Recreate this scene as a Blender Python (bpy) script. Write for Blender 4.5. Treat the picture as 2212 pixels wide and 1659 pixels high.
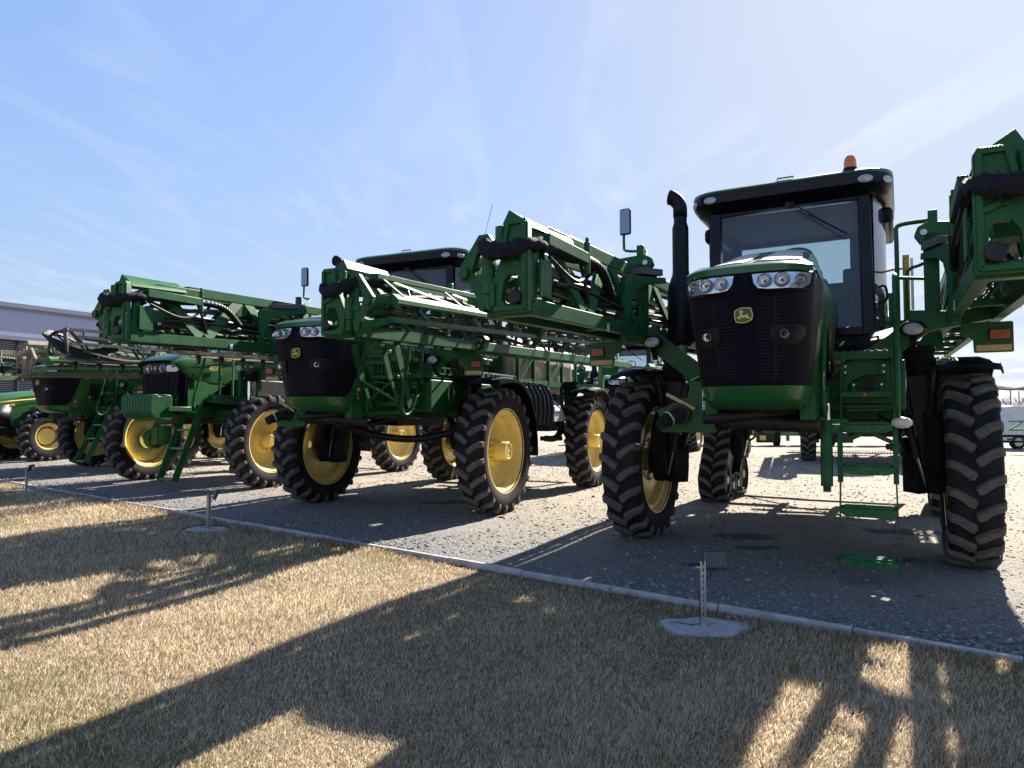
import bpy, bmesh, math, random
import numpy as np
from mathutils import Vector, Matrix
R=math.radians
random.seed(7); rng=np.random.default_rng(11)
S=bpy.context.scene
for o in list(bpy.data.objects): bpy.data.objects.remove(o)
COL=S.collection
# ---------------------------------------------------------------- camera
cd=bpy.data.cameras.new("camera"); cam=bpy.data.objects.new("camera",cd); COL.objects.link(cam)
cd.sensor_width=36; cd.lens=36*1522.5/2212; cd.clip_end=5000; cd.clip_start=.05
cam.location=(0,0,1.55); cam.rotation_euler=(R(92.512),0,0); S.camera=cam
# ---------------------------------------------------------------- light
SUN_AZ,SUN_EL=35.0,35.5
sd=(math.sin(R(SUN_AZ))*math.cos(R(SUN_EL)),math.cos(R(SUN_AZ))*math.cos(R(SUN_EL)),math.sin(R(SUN_EL)))
sl=bpy.data.lights.new("sun","SUN"); sl.energy=5.0; sl.angle=R(.53); sl.color=(1,.93,.82)
so=bpy.data.objects.new("sun",sl); COL.objects.link(so)
so.rotation_euler=Vector(sd).to_track_quat('Z','Y').to_euler()
w=bpy.data.worlds.new("World"); S.world=w; w.use_nodes=True
nt=w.node_tree; N=nt.nodes; L=nt.links
for n in list(N): N.remove(n)
def wn(t,**k):
    n=N.new(t)
    for a,b in k.items(): setattr(n,a,b)
    return n
sky=wn('ShaderNodeTexSky',sky_type='NISHITA',sun_disc=False,sun_elevation=R(SUN_EL),sun_rotation=R(SUN_AZ),altitude=100,air_density=1.0,dust_density=.8,ozone_density=1.6)
tc=wn('ShaderNodeTexCoord'); sep=wn('ShaderNodeSeparateXYZ'); L.new(tc.outputs['Generated'],sep.inputs[0])
mx=wn('ShaderNodeMath',operation='MAXIMUM'); L.new(sep.outputs[2],mx.inputs[0]); mx.inputs[1].default_value=.03
dx=wn('ShaderNodeMath',operation='DIVIDE'); L.new(sep.outputs[0],dx.inputs[0]); L.new(mx.outputs[0],dx.inputs[1])
dy=wn('ShaderNodeMath',operation='DIVIDE'); L.new(sep.outputs[1],dy.inputs[0]); L.new(mx.outputs[0],dy.inputs[1])
cb=wn('ShaderNodeCombineXYZ'); L.new(dx.outputs[0],cb.inputs[0]); L.new(dy.outputs[0],cb.inputs[1])
mp=wn('ShaderNodeMapping'); mp.inputs['Rotation'].default_value=(0,0,R(38)); mp.inputs['Scale'].default_value=(1.5,.42,1); L.new(cb.outputs[0],mp.inputs[0])
nz=wn('ShaderNodeTexNoise'); nz.inputs['Scale'].default_value=1.5; nz.inputs['Detail'].default_value=7; nz.inputs['Roughness'].default_value=.55; nz.inputs['Distortion'].default_value=1.3; L.new(mp.outputs[0],nz.inputs['Vector'])
mp2=wn('ShaderNodeMapping'); mp2.inputs['Rotation'].default_value=(0,0,R(-12)); mp2.inputs['Scale'].default_value=(.5,.35,1); L.new(cb.outputs[0],mp2.inputs[0])
nz2=wn('ShaderNodeTexNoise'); nz2.inputs['Scale'].default_value=1.1; nz2.inputs['Detail'].default_value=3; L.new(mp2.outputs[0],nz2.inputs['Vector'])
mr=wn('ShaderNodeMapRange'); mr.inputs['From Min'].default_value=.50; mr.inputs['From Max'].default_value=.80; mr.inputs['To Max'].default_value=.6; L.new(nz.outputs[0],mr.inputs[0])
mr2=wn('ShaderNodeMapRange'); mr2.inputs['From Min'].default_value=.35; mr2.inputs['From Max'].default_value=.70; mr2.inputs['To Min'].default_value=.15; L.new(nz2.outputs[0],mr2.inputs[0])
mu=wn('ShaderNodeMath',operation='MULTIPLY'); L.new(mr.outputs[0],mu.inputs[0]); L.new(mr2.outputs[0],mu.inputs[1])
# low bank of cloud along the horizon
mz=wn('ShaderNodeMapping'); mz.inputs['Scale'].default_value=(2.2,2.2,26); L.new(tc.outputs['Generated'],mz.inputs[0])
nz3=wn('ShaderNodeTexNoise'); nz3.inputs['Scale'].default_value=2.2; nz3.inputs['Detail'].default_value=4; L.new(mz.outputs[0],nz3.inputs['Vector'])
hz=wn('ShaderNodeMapRange'); hz.inputs['From Min'].default_value=.11; hz.inputs['From Max'].default_value=.03; hz.inputs['To Min'].default_value=0; hz.inputs['To Max'].default_value=1; L.new(sep.outputs[2],hz.inputs[0])
h2=wn('ShaderNodeMapRange'); h2.inputs['From Min'].default_value=.38; h2.inputs['From Max'].default_value=.55; h2.inputs['To Max'].default_value=.8; L.new(nz3.outputs[0],h2.inputs[0])
hm=wn('ShaderNodeMath',operation='MULTIPLY'); L.new(hz.outputs[0],hm.inputs[0]); L.new(h2.outputs[0],hm.inputs[1])
# roll the brightest part of the sky off softly so that it keeps its blue
lum=wn('ShaderNodeRGBToBW'); L.new(sky.outputs[0],lum.inputs[0])
den=wn('ShaderNodeMath',operation='MULTIPLY_ADD'); den.inputs[1].default_value=.46; den.inputs[2].default_value=1; L.new(lum.outputs[0],den.inputs[0])
fac=wn('ShaderNodeMath',operation='DIVIDE'); fac.inputs[0].default_value=1.10; L.new(den.outputs[0],fac.inputs[1])
hs=wn('ShaderNodeVectorMath',operation='SCALE'); L.new(sky.outputs[0],hs.inputs[0]); L.new(fac.outputs[0],hs.inputs[3])
tint=wn('ShaderNodeMix',data_type='RGBA',blend_type='MULTIPLY'); tint.inputs[0].default_value=1; L.new(hs.outputs[0],tint.inputs[6]); tint.inputs[7].default_value=(.98,1.03,1.14,1)
lm=wn('ShaderNodeMath',operation='MULTIPLY'); L.new(lum.outputs[0],lm.inputs[0]); L.new(fac.outputs[0],lm.inputs[1])
lm2=wn('ShaderNodeMath',operation='MULTIPLY_ADD'); lm2.inputs[1].default_value=.9; lm2.inputs[2].default_value=1.15; L.new(lm.outputs[0],lm2.inputs[0])
cc=wn('ShaderNodeMix',data_type='RGBA',blend_type='MULTIPLY'); cc.inputs[0].default_value=1; L.new(lm2.outputs[0],cc.inputs[6]); cc.inputs[7].default_value=(.93,.98,1.15,1)
wf=wn('ShaderNodeMapRange'); wf.inputs['From Min'].default_value=1.5; wf.inputs['From Max'].default_value=9; wf.inputs['To Max'].default_value=.85; L.new(lum.outputs[0],wf.inputs[0])
wc=wn('ShaderNodeMix',data_type='RGBA',blend_type='MULTIPLY'); wc.inputs[0].default_value=1; L.new(lm.outputs[0],wc.inputs[6]); wc.inputs[7].default_value=(.875,1.01,1.25,1)
t2=wn('ShaderNodeMix',data_type='RGBA'); L.new(wf.outputs[0],t2.inputs[0]); L.new(tint.outputs[2],t2.inputs[6]); L.new(wc.outputs[2],t2.inputs[7]); tint=t2
m1=wn('ShaderNodeMix',data_type='RGBA'); L.new(mu.outputs[0],m1.inputs[0]); L.new(tint.outputs[2],m1.inputs[6]); L.new(cc.outputs[2],m1.inputs[7])
c3=wn('ShaderNodeMix',data_type='RGBA',blend_type='MULTIPLY'); c3.inputs[0].default_value=1; L.new(lm2.outputs[0],c3.inputs[6]); c3.inputs[7].default_value=(1.05,1.0,.98,1)
m2=wn('ShaderNodeMix',data_type='RGBA'); L.new(hm.outputs[0],m2.inputs[0]); L.new(m1.outputs[2],m2.inputs[6]); L.new(c3.outputs[2],m2.inputs[7])
# the blue deepens towards the zenith
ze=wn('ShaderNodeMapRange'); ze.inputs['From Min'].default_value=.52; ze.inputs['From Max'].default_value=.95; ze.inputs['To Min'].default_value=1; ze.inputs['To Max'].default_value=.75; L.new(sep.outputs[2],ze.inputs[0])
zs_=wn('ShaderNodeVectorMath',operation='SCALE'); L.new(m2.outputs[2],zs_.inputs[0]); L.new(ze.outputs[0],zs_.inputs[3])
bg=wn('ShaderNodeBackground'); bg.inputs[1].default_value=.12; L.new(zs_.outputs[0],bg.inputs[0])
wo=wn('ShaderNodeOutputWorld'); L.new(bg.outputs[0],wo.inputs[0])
S.view_settings.view_transform='Standard'; S.view_settings.look='None'; S.view_settings.exposure=1.74; S.view_settings.gamma=1
S.render.engine='CYCLES'; S.render.resolution_x=1024; S.render.resolution_y=768
try:
    S.cycles.max_bounces=8; S.cycles.transparent_max_bounces=12; S.cycles.caustics_reflective=False; S.cycles.caustics_refractive=False
except Exception: pass

# ---------------------------------------------------------------- materials
MATS={}
def mat(name,col,rough=.5,metal=0,coat=0,var=0,vs=4,dirt=None,bump=0,bs=60,spec=.5,trans=0,emit=None,coords='Object'):
    if name in MATS: return MATS[name]
    m=bpy.data.materials.new(name); m.use_nodes=True; MATS[name]=m
    n=m.node_tree.nodes; l=m.node_tree.links; b=n['Principled BSDF']
    b.inputs['Base Color'].default_value=(*col,1); b.inputs['Roughness'].default_value=rough; b.inputs['Metallic'].default_value=metal
    b.inputs['Coat Weight'].default_value=coat; b.inputs['Coat Roughness'].default_value=.08; b.inputs['Specular IOR Level'].default_value=spec
    t=n.new('ShaderNodeTexCoord'); last=None
    if var:
        a=n.new('ShaderNodeTexNoise'); a.inputs['Scale'].default_value=vs; a.inputs['Detail'].default_value=6; a.inputs['Roughness'].default_value=.65; l.new(t.outputs[coords],a.inputs['Vector'])
        r=n.new('ShaderNodeMapRange'); r.inputs['From Min'].default_value=.3; r.inputs['From Max'].default_value=.7; r.inputs['To Min'].default_value=1-var; r.inputs['To Max'].default_value=1+var; l.new(a.outputs[0],r.inputs[0])
        x=n.new('ShaderNodeMix'); x.data_type='RGBA'; x.blend_type='MULTIPLY'; x.inputs[0].default_value=1; x.inputs[6].default_value=(*col,1); l.new(r.outputs[0],x.inputs[7]); last=x.outputs[2]
    if dirt:
        dc,da,ds=dirt
        a=n.new('ShaderNodeTexNoise'); a.inputs['Scale'].default_value=ds; a.inputs['Detail'].default_value=8; a.inputs['Roughness'].default_value=.7; l.new(t.outputs[coords],a.inputs['Vector'])
        r=n.new('ShaderNodeMapRange'); r.inputs['From Min'].default_value=.42; r.inputs['From Max'].default_value=.72; r.inputs['To Max'].default_value=da; l.new(a.outputs[0],r.inputs[0])
        x=n.new('ShaderNodeMix'); x.data_type='RGBA'; l.new(r.outputs[0],x.inputs[0])
        if last: l.new(last,x.inputs[6])
        else: x.inputs[6].default_value=(*col,1)
        x.inputs[7].default_value=(*dc,1); last=x.outputs[2]
        rr=n.new('ShaderNodeMapRange'); rr.inputs['To Min'].default_value=rough; rr.inputs['To Max'].default_value=min(1,rough+.5); l.new(r.outputs[0],rr.inputs[0]); l.new(rr.outputs[0],b.inputs['Roughness'])
    if last: l.new(last,b.inputs['Base Color'])
    if bump:
        a=n.new('ShaderNodeTexNoise'); a.inputs['Scale'].default_value=bs; a.inputs['Detail'].default_value=4; l.new(t.outputs[coords],a.inputs['Vector'])
        p=n.new('ShaderNodeBump'); p.inputs['Strength'].default_value=bump; p.inputs['Distance'].default_value=.01; l.new(a.outputs[0],p.inputs['Height']); l.new(p.outputs[0],b.inputs['Normal'])
    if trans: b.inputs['Transmission Weight'].default_value=trans
    if emit: b.inputs['Emission Color'].default_value=(*emit[0],1); b.inputs['Emission Strength'].default_value=emit[1]
    return m
DUST=(.30,.26,.20)
green=mat('green_paint',(.010,.095,.020),.28,coat=.5,var=.12,vs=3,dirt=(DUST,.10,5))
green2=mat('green_steel',(.006,.088,.022),.45,var=.25,vs=5,dirt=(DUST,.07,7),spec=.28)
hoodg=mat('hood_green',(.009,.105,.018),.36,coat=.3,var=.06,vs=2,dirt=(DUST,.06,3))
dgreen=mat('dirty_green_steel',(.10,.14,.06),.6,var=.3,vs=5,dirt=(DUST,.75,5))
lgreen=mat('dusty_light_green',(.05,.19,.06),.35,var=.15,vs=4,dirt=(DUST,.25,5))
yellow=mat('yellow_paint',(.80,.62,.19),.38,coat=.3,var=.08,vs=4,dirt=((.35,.25,.10),.35,9))
yellow2=mat('yellow_decal',(.75,.55,.12),.5)
black=mat('black_plastic',(.005,.0048,.009),.45,var=.2,vs=6,spec=.22)
blackg=mat('black_gloss',(.004,.0035,.009),.3,spec=.25)
blackm=mat('black_steel',(.009,.009,.010),.5,var=.3,vs=8,dirt=(DUST,.08,8),spec=.35)
bsteel=mat('weathered_dark_truss',(.022,.019,.018),.4,var=.3,vs=8,dirt=(DUST,.3,7))
clampm=mat('pale_clamp_plate',(.13,.115,.11),.6,var=.3,vs=8)
rubber=mat('tyre_rubber',(.013,.013,.016),.75,var=.3,vs=7,dirt=((.08,.072,.065),.3,6),bump=.3,bs=40,spec=.12)
lugm=mat('tyre_lug_rubber',(.11,.098,.088),.85,var=.3,vs=14,dirt=((.17,.145,.12),.5,20),bump=.5,bs=70,spec=.1)
hose=mat('black_hose',(.009,.009,.011),.5,var=.3,vs=12,dirt=(DUST,.06,10),spec=.35)
sleeve=mat('black_fabric_sleeve',(.014,.014,.02),.85,var=.4,vs=18,bump=.8,bs=25,spec=.2)
hosed=mat('dusty_hose',(.09,.08,.065),.7,var=.3,vs=12)
lampbowl=mat('lamp_bowl',(.95,.95,.95),.13,metal=.8,var=.15,vs=60)
chrome=mat('chrome',(.75,.76,.78),.12,metal=1)
mat('work_lamp_lens',(.40,.40,.42),.25,metal=.4,coat=.4,bump=.8,bs=90,var=.3,vs=60)
steel=mat('galvanised_steel',(.45,.47,.48),.35,metal=.85,var=.2,vs=14)
cast=mat('cast_metal',(.28,.25,.22),.5,metal=.6,var=.3,vs=9)
white=mat('white_plastic',(.68,.68,.66),.4,dirt=(DUST,.2,4))
tankw=mat('tank_plastic',(.62,.58,.54),.35,var=.08,vs=2,dirt=(DUST,.35,3))
orange=mat('orange_lens',(.75,.17,.01),.15,coat=.5)
redl=mat('dark_orange_lens',(.34,.075,.03),.3,var=.2,vs=30,bump=.4,bs=90)
tan=mat('reflector_strip',(.52,.38,.15),.5,var=.1,vs=30)
stone=mat('concrete',(.42,.42,.42),.85,var=.22,vs=7,dirt=((.16,.14,.11),.5,5),bump=.4,bs=45)
silver=mat('silver_paint',(.55,.55,.56),.3,metal=.3,coat=.5,dirt=(DUST,.3,4))
def glass_mat(name,tint,refl=1.0,haze=.06):
    m=bpy.data.materials.new(name); m.use_nodes=True; n=m.node_tree.nodes; l=m.node_tree.links; n.clear()
    o=n.new('ShaderNodeOutputMaterial'); t=n.new('ShaderNodeBsdfTransparent'); t.inputs[0].default_value=(*tint,1)
    d=n.new('ShaderNodeBsdfDiffuse'); d.inputs[0].default_value=(.34,.40,.56,1)
    g=n.new('ShaderNodeBsdfGlossy'); g.inputs['Roughness'].default_value=.02
    f=n.new('ShaderNodeFresnel'); f.inputs[0].default_value=1.5
    a=n.new('ShaderNodeMixShader'); a.inputs[0].default_value=haze; l.new(t.outputs[0],a.inputs[1]); l.new(d.outputs[0],a.inputs[2])
    b=n.new('ShaderNodeMixShader'); l.new(f.outputs[0],b.inputs[0]); l.new(a.outputs[0],b.inputs[1]); l.new(g.outputs[0],b.inputs[2]); l.new(b.outputs[0],o.inputs[0])
    return m
glass=glass_mat('cab_glass',(.66,.78,.80),haze=.13)
lensg=glass_mat('lamp_cover_glass',(.92,.93,.95),haze=.05)
def grille_material():
    m=mat('grille_black',(.004,.0035,.008),.5,spec=.15); n=m.node_tree.nodes; l=m.node_tree.links
    t=n.new('ShaderNodeTexCoord'); w_=n.new('ShaderNodeTexWave'); w_.bands_direction='Z'; w_.inputs['Scale'].default_value=28
    l.new(t.outputs['Object'],w_.inputs['Vector'])
    b=n.new('ShaderNodeBump'); b.inputs['Strength'].default_value=.6; b.inputs['Distance'].default_value=.006
    l.new(w_.outputs[0],b.inputs['Height']); l.new(b.outputs[0],n['Principled BSDF'].inputs['Normal']); return m
grillem=grille_material()
# ---------------------------------------------------------------- mesh helper
class MB:
    def __init__(s,sx=1): s.v=[];s.f=[];s.sx=sx
    def add(s,vs,fs):
        o=len(s.v)
        s.v+= [(p[0]*s.sx,p[1],p[2]) for p in vs]
        s.f+= [tuple(o+i for i in f) for f in fs]
        return s
    def box(s,x0,x1,y0,y1,z0,z1):
        return s.add([(x0,y0,z0),(x1,y0,z0),(x1,y1,z0),(x0,y1,z0),(x0,y0,z1),(x1,y0,z1),(x1,y1,z1),(x0,y1,z1)],[(0,3,2,1),(4,5,6,7),(0,1,5,4),(1,2,6,5),(2,3,7,6),(3,0,4,7)])
    def beam(s,p0,p1,w,h,up=(0,0,1),w1=None,h1=None):
        p0=Vector(p0);p1=Vector(p1);d=(p1-p0).normalized();u=Vector(up)
        if abs(d.dot(u))>.97: u=Vector((1,0,0)) if abs(d.x)<.9 else Vector((0,1,0))
        r=d.cross(u).normalized();u=r.cross(d)
        w1=w if w1 is None else w1;h1=h if h1 is None else h1;vs=[]
        for p,a,b in((p0,w,h),(p1,w1,h1)):
            for i,j in((-1,-1),(1,-1),(1,1),(-1,1)): vs.append(p+r*i*a/2+u*j*b/2)
        return s.add(vs,[(0,1,2,3),(7,6,5,4),(0,4,5,1),(1,5,6,2),(2,6,7,3),(3,7,4,0)])
    def tube(s,pts,r,n=8,sm=0):
        pts=[Vector(p) for p in pts]
        if sm: pts=smooth(pts,sm)
        m=len(pts);rr=[r]*m if not isinstance(r,(list,tuple)) else [r[int(i*(len(r)-1)/max(1,m-1)+.001)] for i in range(m)]
        rings=[];prev=None
        for i,p in enumerate(pts):
            d=(pts[min(i+1,m-1)]-pts[max(i-1,0)]).normalized()
            if prev is None: a=d.orthogonal().normalized()
            else:
                a=prev-d*prev.dot(d)
                a=a.normalized() if a.length>1e-6 else d.orthogonal().normalized()
            prev=a;b=d.cross(a)
            rings.append([p+(a*math.cos(2*math.pi*k/n)+b*math.sin(2*math.pi*k/n))*rr[i] for k in range(n)])
        return s.loft(rings,closed=True,caps=True)
    def loft(s,rows,closed=False,caps=False,loop=False):
        n=len(rows[0]);vs=[p for r in rows for p in r];fs=[]
        for i in range(len(rows)-(0 if loop else 1)):
            i2=(i+1)%len(rows)
            for k in range(n if closed else n-1):
                k2=(k+1)%n
                fs.append((i*n+k,i*n+k2,i2*n+k2,i2*n+k))
        if caps: fs+= [tuple(range(n-1,-1,-1)),tuple((len(rows)-1)*n+k for k in range(n))]
        return s.add(vs,fs)
    def prism(s,poly,fn,t0,t1):
        n=len(poly);vs=[fn(a,b,t0) for a,b in poly]+[fn(a,b,t1) for a,b in poly]
        fs=[tuple(range(n-1,-1,-1)),tuple(range(n,2*n))]+[(k,(k+1)%n,n+(k+1)%n,n+k) for k in range(n)]
        return s.add(vs,fs)
    def lathe(s,c,ax,prof,n=24,a0=0,a1=360):
        """prof: (r,t) along axis ax ('x','y','z') round centre c"""
        full=abs(a1-a0)>=359.9;rows=[];m=n if full else n+1
        for k in range(m):
            a=R(a0+(a1-a0)*k/n);ca,sa=math.cos(a),math.sin(a);row=[]
            for r,t in prof:
                if ax=='x': row.append((c[0]+t,c[1]-r*ca,c[2]+r*sa))
                elif ax=='y': row.append((c[0]+r*ca,c[1]+t,c[2]+r*sa))
                else: row.append((c[0]+r*ca,c[1]+r*sa,c[2]+t))
            rows.append(row)
        return s.loft(rows,loop=full)
    def cyl(s,p0,p1,r,n=14,r1=None): return s.tube([p0,p1],[r,r if r1 is None else r1],n)
    def sphere(s,c,r,n=12,sq=(1,1,1),half=False):
        rows=[]
        m=n//2
        for i in range(m+1):
            a=math.pi*(i/m)/(2 if half else 1)
            rows.append([(c[0]+r*sq[0]*math.sin(a)*math.cos(2*math.pi*k/n),c[1]+r*sq[1]*math.sin(a)*math.sin(2*math.pi*k/n),c[2]+r*sq[2]*math.cos(a)) for k in range(n)])
        return s.loft(rows,closed=True)
    def build(s,name,m,parent=None,bevel=0,smooth=True,origin=None,merge=True,ang=38,solid=0):
        me=bpy.data.meshes.new(name);me.from_pydata([tuple(v) for v in s.v],[],s.f);me.update()
        if merge:
            bm=bmesh.new();bm.from_mesh(me);bmesh.ops.remove_doubles(bm,verts=bm.verts,dist=.0004);bmesh.ops.recalc_face_normals(bm,faces=bm.faces);bm.to_mesh(me);bm.free()
        if smooth:
            me.polygons.foreach_set('use_smooth',[True]*len(me.polygons))
            me.set_sharp_from_angle(angle=R(ang))
        me.materials.append(m)
        o=bpy.data.objects.new(name,me);COL.objects.link(o)
        if solid:
            q=o.modifiers.new('solid','SOLIDIFY');q.thickness=solid;q.offset=0
        if bevel:
            q=o.modifiers.new('bevel','BEVEL');q.width=bevel;q.segments=2;q.limit_method='ANGLE';q.angle_limit=R(40)
        if parent: o.parent=parent
        return o
def smooth(pts,k):
    out=[];n=len(pts)
    for i in range(n-1):
        p0=pts[max(i-1,0)];p1=pts[i];p2=pts[i+1];p3=pts[min(i+2,n-1)]
        for j in range(k):
            t=j/k
            out.append(.5*((2*p1)+(p2-p0)*t+(2*p0-5*p1+4*p2-p3)*t*t+(3*p1-p0-3*p2+p3)*t**3))
    out.append(pts[-1]);return out
def tag(o,label=None,cat=None,group=None,kind=None):
    if label:o['label']=label
    if cat:o['category']=cat
    if group:o['group']=group
    if kind:o['kind']=kind
    return o
def empty(name,loc,rz=0,label=None,cat=None,group=None):
    o=bpy.data.objects.new(name,None);COL.objects.link(o);o.location=loc;o.rotation_euler=(0,0,R(rz));o.empty_display_size=.1
    return tag(o,label,cat,group)
def kids(o): return [c for c in bpy.data.objects if c.parent==o]
def copy_tree(o,parent=None,loc=None,skip=(),swap=None):
    c=o.copy();COL.objects.link(c);c.parent=parent
    if loc is not None:c.location=loc
    for k in list(CH.get(o.name,kids(o))):
        if k.name.split('.')[0] in skip: continue
        copy_tree(k,c,None,skip,swap)
    return c
CH={}
def text_mb(mb,txt,size,fn,depth=.002,align='CENTER'):
    cu=bpy.data.curves.new('t','FONT');cu.body=txt;cu.size=size;cu.align_x=align;cu.align_y='CENTER';cu.extrude=depth;cu.resolution_u=3
    ob=bpy.data.objects.new('t',cu);COL.objects.link(ob);bpy.context.view_layer.update()
    me=bpy.data.meshes.new_from_object(ob.evaluated_get(bpy.context.evaluated_depsgraph_get()))
    mb.add([fn(v.co.x,v.co.y,v.co.z) for v in me.vertices],[tuple(p.vertices) for p in me.polygons])
    bpy.data.objects.remove(ob);bpy.data.meshes.remove(me)
# ---------------------------------------------------------------- ground
K0=Vector((3.25,4.54,0));KD=Vector((-.7817,.6237,0));KN=Vector((-.6237,-.7817,0))
def kp(s,t,z=0): 
    p=K0+KD*s+KN*t; return (p.x,p.y,z)
def ground_nodes(name,build):
    m=bpy.data.materials.new(name);m.use_nodes=True;build(m.node_tree.nodes,m.node_tree.links,m.node_tree.nodes['Principled BSDF']);return m
def _noise(n,l,t,sc,de=5,ro=.6):
    a=n.new('ShaderNodeTexNoise');a.inputs['Scale'].default_value=sc;a.inputs['Detail'].default_value=de;a.inputs['Roughness'].default_value=ro;l.new(t,a.inputs['Vector']);return a.outputs[0]
def _ramp(n,l,f,a,b,c0,c1):
    r=n.new('ShaderNodeMapRange');r.inputs['From Min'].default_value=a;r.inputs['From Max'].default_value=b;r.inputs['To Min'].default_value=c0;r.inputs['To Max'].default_value=c1;l.new(f,r.inputs[0]);return r.outputs[0]
def _mix(n,l,f,a,b,bt='MIX'):
    x=n.new('ShaderNodeMix');x.data_type='RGBA';x.blend_type=bt
    if isinstance(f,(int,float)): x.inputs[0].default_value=f
    else: l.new(f,x.inputs[0])
    for i,q in((6,a),(7,b)):
        if isinstance(q,tuple): x.inputs[i].default_value=(*q,1)
        else: l.new(q,x.inputs[i])
    return x.outputs[2]
def gravel_build(n,l,b):
    t=n.new('ShaderNodeTexCoord').outputs['Object']
    big=_noise(n,l,t,.35,4);mid=_noise(n,l,t,2.5,6,.7)
    st=n.new('ShaderNodeTexVoronoi');st.inputs['Scale'].default_value=55;l.new(t,st.inputs['Vector'])
    st2=n.new('ShaderNodeTexVoronoi');st2.inputs['Scale'].default_value=22;l.new(t,st2.inputs['Vector'])
    # crushed grey stone near the kerb, trodden tan earth further out
    sx=n.new('ShaderNodeSeparateXYZ');l.new(t,sx.inputs[0])
    d1=n.new('ShaderNodeMath');d1.operation='MULTIPLY';d1.inputs[1].default_value=-KN.x;l.new(sx.outputs[0],d1.inputs[0])
    d2=n.new('ShaderNodeMath');d2.operation='MULTIPLY_ADD';d2.inputs[1].default_value=-KN.y;l.new(sx.outputs[1],d2.inputs[0]);l.new(d1.outputs[0],d2.inputs[2])
    off=-(K0.x*-KN.x+K0.y*-KN.y)
    d3=n.new('ShaderNodeMath');d3.operation='ADD';d3.inputs[1].default_value=off;l.new(d2.outputs[0],d3.inputs[0])
    d4=n.new('ShaderNodeMath');d4.operation='MULTIPLY_ADD';d4.inputs[1].default_value=5;l.new(big,d4.inputs[0]);l.new(d3.outputs[0],d4.inputs[2])
    f=_ramp(n,l,d4.outputs[0],2.5,7.5,0,1)
    grey=_mix(n,l,st.outputs['Color'],(.085,.086,.093),(.32,.31,.30));
    bw=n.new('ShaderNodeRGBToBW');l.new(st.outputs['Color'],bw.inputs[0])
    grey=_mix(n,l,bw.outputs[0],(.085,.086,.093),(.32,.31,.30))
    tanc=_mix(n,l,_ramp(n,l,mid,.35,.65,0,1),(.27,.225,.175),(.46,.395,.315))
    tanc=_mix(n,l,.35,tanc,_mix(n,l,bw.outputs[0],(.17,.15,.125),(.56,.49,.40)))
    c=_mix(n,l,f,grey,tanc)
    c=_mix(n,l,_ramp(n,l,_noise(n,l,t,.9,6,.7),.58,.72,0,.45),c,(.16,.13,.105))
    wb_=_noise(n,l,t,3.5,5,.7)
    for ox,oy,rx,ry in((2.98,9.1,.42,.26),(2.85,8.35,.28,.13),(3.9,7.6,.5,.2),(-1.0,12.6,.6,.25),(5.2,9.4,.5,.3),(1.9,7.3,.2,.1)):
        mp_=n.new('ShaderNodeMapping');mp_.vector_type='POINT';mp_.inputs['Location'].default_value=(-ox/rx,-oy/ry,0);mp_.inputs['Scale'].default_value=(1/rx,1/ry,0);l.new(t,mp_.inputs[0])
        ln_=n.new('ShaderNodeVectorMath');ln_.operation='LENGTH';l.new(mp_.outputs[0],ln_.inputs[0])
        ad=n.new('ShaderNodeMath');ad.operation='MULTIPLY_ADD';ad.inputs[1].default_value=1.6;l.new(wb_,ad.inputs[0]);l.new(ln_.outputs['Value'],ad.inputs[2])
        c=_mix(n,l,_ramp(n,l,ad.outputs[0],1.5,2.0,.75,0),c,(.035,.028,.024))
    l.new(c,b.inputs['Base Color']);b.inputs['Roughness'].default_value=.9;b.inputs['Specular IOR Level'].default_value=.25
    h=n.new('ShaderNodeMath');h.operation='MULTIPLY_ADD';h.inputs[1].default_value=-.5;l.new(st.outputs['Distance'],h.inputs[0]);l.new(_noise(n,l,t,9,8,.75),h.inputs[2])
    h2=n.new('ShaderNodeMath');h2.operation='MULTIPLY_ADD';h2.inputs[1].default_value=-.4;l.new(st2.outputs['Distance'],h2.inputs[0]);l.new(h.outputs[0],h2.inputs[2])
    bp=n.new('ShaderNodeBump');bp.inputs['Strength'].default_value=1.0;bp.inputs['Distance'].default_value=.045;l.new(h2.outputs[0],bp.inputs['Height']);l.new(bp.outputs[0],b.inputs['Normal'])
def earth_build(n,l,b):
    t=n.new('ShaderNodeTexCoord').outputs['Object']
    c=_mix(n,l,_ramp(n,l,_noise(n,l,t,3,6),.35,.65,0,1),(.08,.058,.034),(.18,.14,.08))
    c=_mix(n,l,_noise(n,l,t,45,3),c,(.13,.10,.055))
    l.new(c,b.inputs['Base Color']);b.inputs['Roughness'].default_value=.95
def hfn(x,y): return .010*np.sin(x*1.7+.6*y)+.008*np.sin(y*2.3-x*.9)+.006*np.sin(x*5.1)*np.cos(y*4.3)
# gravel yard: fine patch near by (uneven), huge sheet round it
def patch(name,s0,s1,t0,t1,ns,ntt,m,z,amp):
    ss=np.linspace(s0,s1,ns);tt=np.linspace(t0,t1,ntt);a,b=np.meshgrid(ss,tt,indexing='ij')
    X=K0.x+KD.x*a+KN.x*b;Y=K0.y+KD.y*a+KN.y*b;e=np.minimum(1,np.minimum(np.minimum(a-s0,s1-a),np.minimum(b-t0,t1-b))/.4)
    Z=z+amp*hfn(X,Y)*np.clip(e,0,1)
    v=np.stack([X,Y,Z],-1).reshape(-1,3);i=np.arange(ns*ntt).reshape(ns,ntt)
    f=np.stack([i[:-1,:-1],i[1:,:-1],i[1:,1:],i[:-1,1:]],-1).reshape(-1,4)
    me=bpy.data.meshes.new(name);me.from_pydata(v.tolist(),[],f.tolist());me.polygons.foreach_set('use_smooth',[True]*len(me.polygons));me.materials.append(m)
    o=bpy.data.objects.new(name,me);COL.objects.link(o);return o
gm=ground_nodes('gravel',gravel_build);em=ground_nodes('lawn_earth',earth_build)
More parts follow.
